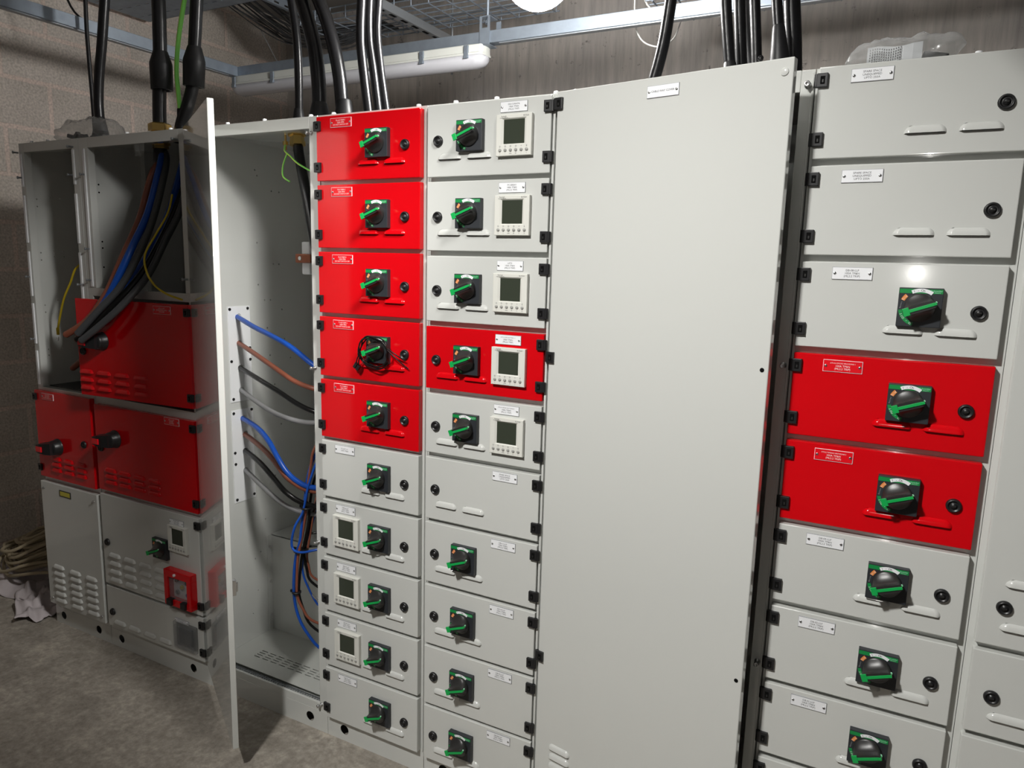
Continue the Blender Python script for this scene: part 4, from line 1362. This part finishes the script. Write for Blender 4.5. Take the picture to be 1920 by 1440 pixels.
mb = MB().cyl((-0.325, 0.2, 2.026), (-0.325, 0.2, 1.975), 0.004, seg=10).cyl((-0.325, 0.2, 2.004), (-0.325, 0.2, 1.992), 0.010, seg=6)
child(o, 'earth_stud', mb, [M['brass']], 'brass earth stud')

# thin black lead coiled on the fourth red handle
mb = MB()
pts = []
cx, cz = 0.2375, 1.3385
for k in range(0, 15 * 4 + 1):
    t = k / 15 * 2 * PI + 0.3
    r = 0.0535 + 0.003 * math.sin(k * 1.7)
    pts.append((cx + r * math.cos(t) + 0.002 * math.sin(k * .9), -0.034 + 0.006 * math.sin(k * .55) + (0.014 if math.sin(t) < -0.2 else 0), cz - 0.004 + (r * 0.86) * math.sin(t) - 0.006 * (k // 15 % 2)))
mb.tube(pts, 0.0021, 8, 3)
mb.tube([(cx + 0.049, -0.036, cz + 0.014), (cx + 0.075, -0.028, cz - 0.004), (cx + 0.103, -0.010, cz - 0.026)], 0.0019, 8, 6)
mb.tube([(cx + 0.047, -0.034, cz + 0.010), (cx + 0.079, -0.026, cz - 0.018), (cx + 0.112, -0.008, cz - 0.049)], 0.0019, 8, 6)
mb.tube([(cx - 0.044, -0.036, cz - 0.004), (cx - 0.062, -0.030, cz - 0.030), (cx - 0.076, -0.020, cz - 0.050)], 0.0019, 8, 6)
mb.tube([(cx - 0.042, -0.036, cz - 0.010), (cx - 0.056, -0.030, cz - 0.035), (cx - 0.066, -0.018, cz - 0.056)], 0.0019, 8, 6)
c = top('coiled_lead', mb, [M['blackcore']], 'thin black lead coiled over the fourth red door handle from the top', 'cable')
for x, z in ((cx - 0.078, cz - 0.053), (cx - 0.068, cz - 0.060)):
    child(c, 'plug', MB().rbox((x, -0.018, z), (0.010, 0.010, 0.019), Matrix.Rotation(0.6, 3, 'Y'), 0, 0.002), [M['black']], 'small black plug')

# ------------------------------------------------------------------ steel trunking and the batten light under it
TY, TZ0, TZ1 = 1.2, 2.566, 2.617
t = empty('cable_trunking', (-1.65, 1.2, TZ0), 'galvanised steel trunking turning the corner above the cabinets', 'trunking')
mb = MB().box(-1.678, 2.9, TY, TY + .052, TZ0, TZ1, 0, 0.002)
mb.box(-0.05, 2.9, TY + 0.012, TY + 0.040, TZ0 - 0.004, TZ0 + .001, 1)
part('trunking_length', mb.mesh('trunking_length', [M['galv'], M['galvdull']]), t, world_child=True)
mb = MB().box(-1.705, -1.652, -3.3, TY - 0.001, TZ0, TZ1, 0, 0.002)
mb.box(-1.693, -1.665, -3.3, TY - 0.05, TZ0 - 0.004, TZ0 + .001, 1)
part('trunking_length', mb.mesh('trunking_length', [M['galv'], M['galvdull']]), t, world_child=True)
mb = MB()
mb.box(-0.140, -0.088, TY - 0.006, TY - 0.003, TZ0 - 0.006, TZ1 + 0.012)
mb.box(-0.140, -0.088, TY - 0.006, TY + 0.06, TZ0 - 0.009, TZ0 - 0.005)
mb.box(-0.140, -0.128, TY - 0.006, TY - 0.003, TZ1 + 0.012, TZ1 + 0.058)
mb.box(-0.100, -0.088, TY - 0.006, TY - 0.003, TZ1 + 0.012, TZ1 + 0.058)
mb.box(-0.140, -0.088, TY - 0.006, TY + 0.06, TZ1 + 0.058, TZ1 + 0.062)
mb.box(-0.090, -0.066, TY + 0.056, TY + 0.060, TZ1, TZ1 + 0.05)
b = top('trunking_hanger', mb, [M['galv']], 'galvanised bracket gripping the trunking at the end of the batten light', 'bracket')
mb = MB().cyl((-0.114, TY + .02, TZ1 + 0.03), (-0.114, TY + .02, TZ1 + 0.30), 0.006, seg=10).cyl((-0.114, TY + .02, TZ1 + .035), (-0.114, TY + .02, TZ1 + .048), 0.012, seg=6)
child(b, 'threaded_rod', mb, [M['galv']], 'threaded steel rod')

bt = empty('batten_light', (-0.90, 1.22, 2.50), 'long unlit batten light with opal diffuser hung under the trunking', 'light')
LX0, LX1, LY, LZ = -1.70, -0.115, 1.225, 2.519


def profile(yw, zs, n=9):
    return [(math.cos(PI * k / (n - 1)) * yw, zs * math.sin(PI * k / (n - 1)) ** 0.75 if 0 < k < n - 1 else 0.0) for k in range(n)]


mb = MB()
body_rings = []
for x, s in ((LX0, 0.2), (LX0 + 0.004, 0.7), (LX0 + 0.02, 0.92), (LX0 + 0.07, 1.0), (LX1 - 0.07, 1.0), (LX1 - 0.02, 0.92), (LX1 - 0.004, 0.7), (LX1, 0.2)):
    w = 0.052 * s
    body_rings.append([(x, LY - w, LZ), (x, LY - w, LZ + 0.008), (x, LY - w * .86, LZ + 0.012), (x, LY - w * .8, LZ + 0.043), (x, LY - w * .7, LZ + 0.047), (x, LY + w * .7, LZ + 0.047), (x, LY + w * .8, LZ + 0.043), (x, LY + w * .86, LZ + 0.012), (x, LY + w, LZ + 0.008), (x, LY + w, LZ)])
mb.rings(body_rings, 0, False, True, True, True)
part('fitting_body', mb.mesh('fitting_body', [M['fitting']]), bt, world_child=True)
mb = MB()
rs = []
for x, s in ((LX0 + .001, 0.15), (LX0 + 0.006, 0.55), (LX0 + 0.02, 0.82), (LX0 + 0.05, 1.0), (LX1 - 0.05, 1.0), (LX1 - 0.02, 0.82), (LX1 - 0.006, 0.55), (LX1 - .001, 0.15)):
    rs.append([(x, LY + y * min(1, s + .1), LZ - z * s) for y, z in profile(0.049, 0.050)])
mb.rings(rs, 0, True, True, True, True)
part('diffuser', mb.mesh('diffuser', [M['diffuser']]), bt, world_child=True, label='opal plastic diffuser')
for x in (-1.655, -1.375, -1.05, -0.72, -0.435, -0.195):
    mb = MB()
    mb.box(x - .011, x + .011, LY - .0565, LY - .047, LZ - .014, LZ + .040, 0, .002)
    mb.box(x - .011, x + .011, LY - .0600, LY - .055, LZ - .016, LZ - .004, 0, .002)
    mb.cyl((x, LY - .0565, LZ + .022), (x, LY - .0585, LZ + .022), 0.004, seg=10)
    part('clip', mb.mesh('clip', [M['galv']]), bt, world_child=True, label='sprung steel clip')

# ------------------------------------------------------------------ lit globe lamp and the added floods
gl = empty('globe_lamp', (GLOBE_POS[0], GLOBE_POS[1], GLOBE_POS[2] - 0.11), 'glowing round globe lamp at the top edge of the photo', 'lamp')
mb = MB().lathe((GLOBE_POS[0], GLOBE_POS[1], GLOBE_POS[2] - 0.11), (0, 0, 1), [(0.0001, 0.002)] + [(0.11 - 0.11 * math.cos(a), 0.11 * math.sin(a)) for a in [PI * k / 18 for k in range(1, 17)]], 36)
part('globe', mb.mesh('globe', [M['globeglow']]), gl, world_child=True, label='lit opal globe')
mb = MB().lathe((GLOBE_POS[0], GLOBE_POS[1], GLOBE_POS[2] + 0.103), (0, 0, 1), [(0, 0.05), (0.004, 0.055), (0.05, 0.055), (0.054, 0.03), (0.055, 0.0001)], 24)
mb.cyl((GLOBE_POS[0], GLOBE_POS[1], GLOBE_POS[2] + 0.15), (GLOBE_POS[0], GLOBE_POS[1], ZC), 0.008, seg=10)
part('lamp_holder', mb.mesh('lamp_holder', [M['fitting']]), gl, world_child=True)
for (pos, aim, half, power, rad), lab in zip(ADDED_FLOODS, ('black added lamp under the ceiling behind the photographer, out of frame', 'black added lamp above the walkway aimed along the row, out of frame')):
    kp = Vector(pos)
    kd = (Vector(aim) - kp).normalized()
    q = rad / 0.09
    k2 = empty('added_flood', pos, lab, 'lamp')  # housing and lens invented to carry the added beam
    mb = MB().lathe(kp - kd * 0.17 * q, kd, [(0, 0.05 * q), (0.02 * q, 0.08 * q), (0.10 * q, 0.12 * q), (0.155 * q, 0.125 * q), (0.156 * q, 0.115 * q), (0.12 * q, 0.105 * q), (0.12 * q, 0.0001)], 32)
    mb.cyl(kp - kd * 0.10 * q + Vector((0, 0, 0.08 * q)), (kp.x - kd.x * .1 * q, kp.y - kd.y * .1 * q, ZC), 0.010, seg=10)
    part('added_housing', mb.mesh('added_housing', [M['black']]), k2, world_child=True)
    mb = MB().lathe(kp - kd * 0.045 * q, kd, [(0, 0.0001), (0, 0.104 * q), (0.006 * q, 0.104 * q), (0.006 * q, 0.0001)], 32)
    part('added_lens', mb.mesh('added_lens', [M['keyglow']]), k2, world_child=True, label='lit lens of the added lamp')


# ------------------------------------------------------------------ overhead trays
def basket(name, x0, x1, y0, y1, z0, h, label):
    mb = MB()
    r = 0.0032
    for y in [y0 + (y1 - y0) * k / 6 for k in range(7)]:
        mb.cyl((x0, y, z0), (x1, y, z0), r, seg=6)
    for z in (z0 + h * .5, z0 + h):
        mb.cyl((x0, y0, z), (x1, y0, z), r, seg=6)
        mb.cyl((x0, y1, z), (x1, y1, z), r, seg=6)
    x = x0 + 0.03
    while x < x1:
        mb.cyl((x, y0, z0 - r), (x, y1, z0 - r), r, seg=6)
        mb.cyl((x, y0 - r, z0), (x, y0 - r, z0 + h), r, seg=6)
        mb.cyl((x, y1 + r, z0), (x, y1 + r, z0 + h), r, seg=6)
        x += 0.10
    return top(name, mb, [M['galv']], label, 'cable tray')


basket('basket_tray', -1.30, 0.05, 1.28, 1.62, 2.805, 0.055, 'wire basket tray behind the three shiny cables')
basket('basket_tray', 0.56, 1.6, 1.36, 1.66, 2.70, 0.055, 'wire basket tray above the trunking, right of the globe lamp')
mb = MB()
mb.sheet(-2.42, -1.52, 0.85, 1.25, 2.950, 2.953, [(-2.38 + k * 0.075, 0.91 + j * 0.13, 0.02, 0.005) for k in range(12) for j in range(3)], 0, 'Z')
mb.sheet(-2.42, -1.52, 2.950, 3.005, 1.247, 1.250, [(-2.38 + k * 0.075, 2.972, 0.018, 0.005) for k in range(12)], 0, 'Y')
mb.sheet(0.85, 1.70, 2.950, 3.005, -1.521, -1.518, [(0.91 + k * 0.075, 2.972, 0.018, 0.005) for k in range(10)], 0, 'X')
mb.box(-1.535, -1.500, 0.85, 1.70, 3.003, 3.007)
mb.box(-1.521, -1.495, 1.25, 1.70, 2.950, 2.953)
top('perforated_tray', mb, [M['galv']], 'slotted galvanised tray at the ceiling above the left corner', 'cable tray')
mb = MB()
mb.box(-0.64, -0.60, 1.05, 1.75, 2.745, 2.785, 0, 0.002)
for k in range(7):
    mb.box(-0.628, -0.612, 1.09 + k * 0.09, 1.135 + k * .09, 2.7435, 2.7455, 1)
s = top('support_channel', mb, [M['galvdull'], M['blackmatte']], 'slotted steel channel hung under the wire basket tray', 'bracket')
child(s, 'threaded_rod', MB().cyl((-0.62, 1.72, 2.60), (-0.62, 1.72, 3.25), 0.006, seg=10), [M['galvdull']], 'threaded rod')
mb = MB()
mb.box(-0.36, -0.10, 1.19, 1.235, 2.845, 2.885, 0, 0.002)
mb.box(-0.13, -0.10, 1.185, 1.24, 2.840, 2.890, 0, 0.002)
top('support_channel', mb, [M['galv']], 'short steel channel above the trunking bracket', 'bracket')

rnd = random.Random(3)
mb = MB()
D0 = [(-2.125, 1.6, 3.09), (-1.90, 1.65, 2.955), (-1.72, 1.65, 2.86), (-1.47, 1.6, 2.79), (-1.16, 1.5, 2.745)]
D1 = [(-1.58, 1.5, 2.985), (-1.50, 1.5, 2.925), (-1.40, 1.5, 2.88), (-1.28, 1.5, 2.855), (-1.10, 1.45, 2.83)]
for k in range(34):
    t = (k + rnd.uniform(-.6, .6)) / 33
    P = []
    for i, (a, b) in enumerate(zip(D0, D1)):
        q = Vector(a).lerp(Vector(b), t)
        P.append(q + Vector((rnd.uniform(-.02, .02), rnd.uniform(-.04, .04), rnd.uniform(-.012, .012))))
    P = [P[0] + Vector((-0.10, -0.12, 0.10))] + P + [Vector((-0.85, 1.46 + rnd.uniform(-.1, .1), 2.815))]
    mb.tube(P, 0.0032, 6, 4)
top('data_cable_bundle', mb, [M['slate']], 'sagging bundle of thin dark data cables beneath the slotted tray', 'cables', kind='stuff')
cable('data_cable', [(-1.92, 1.62, 2.96), (-1.86, 1.66, 2.82), (-1.76, 1.62, 2.72), (-1.62, 1.5, 2.66), (-1.52, 1.35, 2.615)], 0.0028, 'greycore', 'single grey data cable drooping below the bundle to the trunking', seg=8)
cable('flex_cable', [(0.515, 1.35, 2.80), (0.521, 1.35, 2.643), (0.531, 1.35, 2.59), (0.557, 1.35, 2.545), (0.597, 1.35, 2.519), (0.645, 1.35, 2.512), (0.675, 1.42, 2.56), (0.68, 1.5, 2.66)], 0.0034, 'whitecable', 'white cable looping below the trunking, right of the globe lamp', seg=8)
cable('flex_cable', [(0.70, 1.5, 2.72), (0.774, 1.5, 2.662), (0.842, 1.5, 2.645), (0.95, 1.5, 2.65), (1.05, 1.5, 2.72)], 0.0040, 'whitecable', 'short white cable behind the leaning black cable', seg=8)
for k, (a, b, lab) in enumerate((((0.42, 1.42, 2.80), (0.62, 1.40, 2.66), 'left white cable lying in the right basket tray'), ((0.56, 1.50, 2.82), (0.80, 1.45, 2.72), 'right white cable lying in the right basket tray'))):
    cable('flex_cable', [a, ((a[0] + b[0]) / 2, a[1] - .02, (a[2] + b[2]) / 2 + .03), b, (b[0] + .4, b[1], b[2] + .0)], 0.0042, 'whitecable', lab, seg=8)
cable('flex_cable', [(-2.06, 0.40, 3.29), (-2.0, 0.46, 2.95), (-1.94, 0.50, 2.72), (-1.70, 0.52, 2.612)], 0.005, 'cabledull', 'thin dark cable dropping from the ceiling onto the left trunking', seg=8)


# ------------------------------------------------------------------ plastic bags on the cabinet roofs
def bag(loc, size, label, seedv, tail=None):
    mb = MB()
    nu, nv = 40, 20
    rows = []
    for j in range(nv + 1):
        v = -1 + 2 * j / nv
        rowp = []
        for i in range(nu):
            t = 2 * PI * i / nu
            rr = (1 - abs(v) ** 3.2) ** 0.55 if abs(v) < 1 else 0.0
            rr = 0.06 + 0.94 * rr
            x = v * size[0]
            y = math.cos(t) * size[1] * rr
            z = math.sin(t) * size[2] * (rr if math.sin(t) > 0 else rr * 0.45)
            n = noise.noise(Vector((x * 22 + seedv, y * 30, z * 40)))
            n2 = noise.noise(Vector((x * 60 + seedv, y * 70, z * 90)))
            k = 1 + 0.30 * n + 0.16 * n2
            y *= k
            z *= k
            if tail and v > 0.5:
                z += tail * (v - 0.5) * 2
            rowp.append((loc[0] + x, loc[1] + y, loc[2] + max(z, -size[2] * .45) + size[2] * .46))
        rows.append(rowp)
    mb.rings(rows, 0, True, True, True, True)
    return top('plastic_bag', mb, [M['film']], label, 'bag')


g1 = bag((-1.285, 0.11, 2.037), (0.20, 0.055, 0.060), 'crumpled clear plastic bag of dark parts on the left cabinets', 2.0)
rnd = random.Random(5)
for k in range(9):
    x = -1.40 + k * 0.026
    child(g1, 'bagged_part', MB().rbox((x, 0.11 + rnd.uniform(-.015, .015), 2.058 + rnd.uniform(-.005, .012)), (0.035, 0.018, 0.014), Matrix.Rotation(rnd.uniform(-.6, .6), 3, 'Y') @ Matrix.Rotation(rnd.uniform(-1, 1), 3, 'Z'), 0, 0.003), [M['black' if k % 4 else 'slate']], 'dark loose part in the bag')
g2 = bag((1.565, 0.12, 2.045), (0.115, 0.050, 0.043), 'clear plastic bag holding a printed leaflet on the right-hand roof', 9.0, tail=0.018)
mb = MB()
rows = []
for j in range(9):
    v = j / 8
    rows.append([(1.495 + 0.105 * (i / 6), 0.092 + 0.006 * math.sin(i), 2.046 + 0.040 * v + 0.003 * math.sin(i * 1.3)) for i in range(7)])
mb.rings(rows, 0, False, closed=False)
for r in range(6):
    for i in range(14):
        x = 1.500 + i * 0.0045
        z = 2.0505 + r * 0.0052 + 0.002 * math.sin((i / 2.3) * 1.3)
        mb.add([(x, 0.0845, z), (x + .0022, 0.0845, z), (x + .0022, 0.0845, z + .0034), (x, 0.0845, z + .0034)], [(0, 1, 2, 3)], 1)
child(g2, 'leaflet', mb, [M['leaflet'], M['ink']], 'leaflet printed with dark marks')
child(g2, 'bagged_part', MB().rbox((1.625, 0.115, 2.058), (0.05, 0.025, 0.022), Matrix.Rotation(0.2, 3, 'Y'), 0, .005), [M['knob']], 'dark loose part in the bag')

# ------------------------------------------------------------------ rope and cloth on the floor at the left
rnd = random.Random(11)
mb = MB()
pts = []
for k in range(0, 30 * 24):
    t = k / 15 * PI
    lp = k / 30
    ex = 0.33 - 0.006 * lp + 0.05 * math.sin(lp * 2.1)
    ey = 0.17 + 0.04 * math.sin(lp * 1.3 + 1)
    cx0 = -2.04 + 0.03 * math.sin(lp * 1.9)
    cy0 = 0.30 + 0.04 * math.cos(lp * 2.7)
    x = cx0 + ex * math.cos(t)
    y = cy0 + ey * math.sin(t)
    lift = 0.16 * max(0.0, (x + 2.15) / 0.35)
    z = FLOOR + 0.075 + lp * 0.0058 + lift * (0.4 + lp / 24 * .6) + 0.012 * math.sin(k * .8 + lp)
    pts.append((min(max(-2.44, x), -1.64), y, z))
mb.tube(pts, 0.0078, 8, 2)
top('rope_coil', mb, [M['rope']], 'heap of pale rope on the floor left of the leftmost cabinet', 'rope')


def cloth(name, cx, cy, w, d, z0, amp, seedv, m, label, rot=0.0):
    mb = MB()
    n = 26
    rows = []
    for j in range(n + 1):
        row_ = []
        for i in range(n + 1):
            u, v = -1 + 2 * i / n, -1 + 2 * j / n
            edge = 1 + 0.18 * noise.noise(Vector((u * 2 + seedv, v * 2, 0)))
            x, y = u * w * edge, v * d * edge
            f = noise.noise(Vector((u * 2.6 + seedv, v * 2.6, 1))) + 0.5 * abs(noise.noise(Vector((u * 6 + seedv, v * 6, 2))))
            z = z0 + 0.004 + max(0.0, amp * (0.45 + f) * (1 - 0.55 * max(abs(u), abs(v)) ** 2))
            row_.append((cx + x * math.cos(rot) - y * math.sin(rot), cy + x * math.sin(rot) + y * math.cos(rot), z))
        rows.append(row_)
    mb.rings(rows, 0, True, closed=False)
    o = top(name, mb, [M[m]], label, 'cloth')
    sd = o.modifiers.new('thickness', 'SOLIDIFY')
    sd.thickness = 0.003
    return o


cloth('dust_sheet', -2.12, 0.24, 0.36, 0.22, FLOOR, 0.075, 3.0, 'cloth', 'pale crumpled sheet lying under the rope heap', 0.1)
cloth('dust_sheet', -1.84, 0.10, 0.20, 0.12, FLOOR, 0.075, 8.0, 'cloth', 'pale crumpled sheet corner beside the leftmost plinth', -0.5)
cloth('rag', -1.74, 0.20, 0.10, 0.09, FLOOR, 0.14, 5.0, 'clothdark', 'dark navy rag tucked against the leftmost cabinet', 0.3)
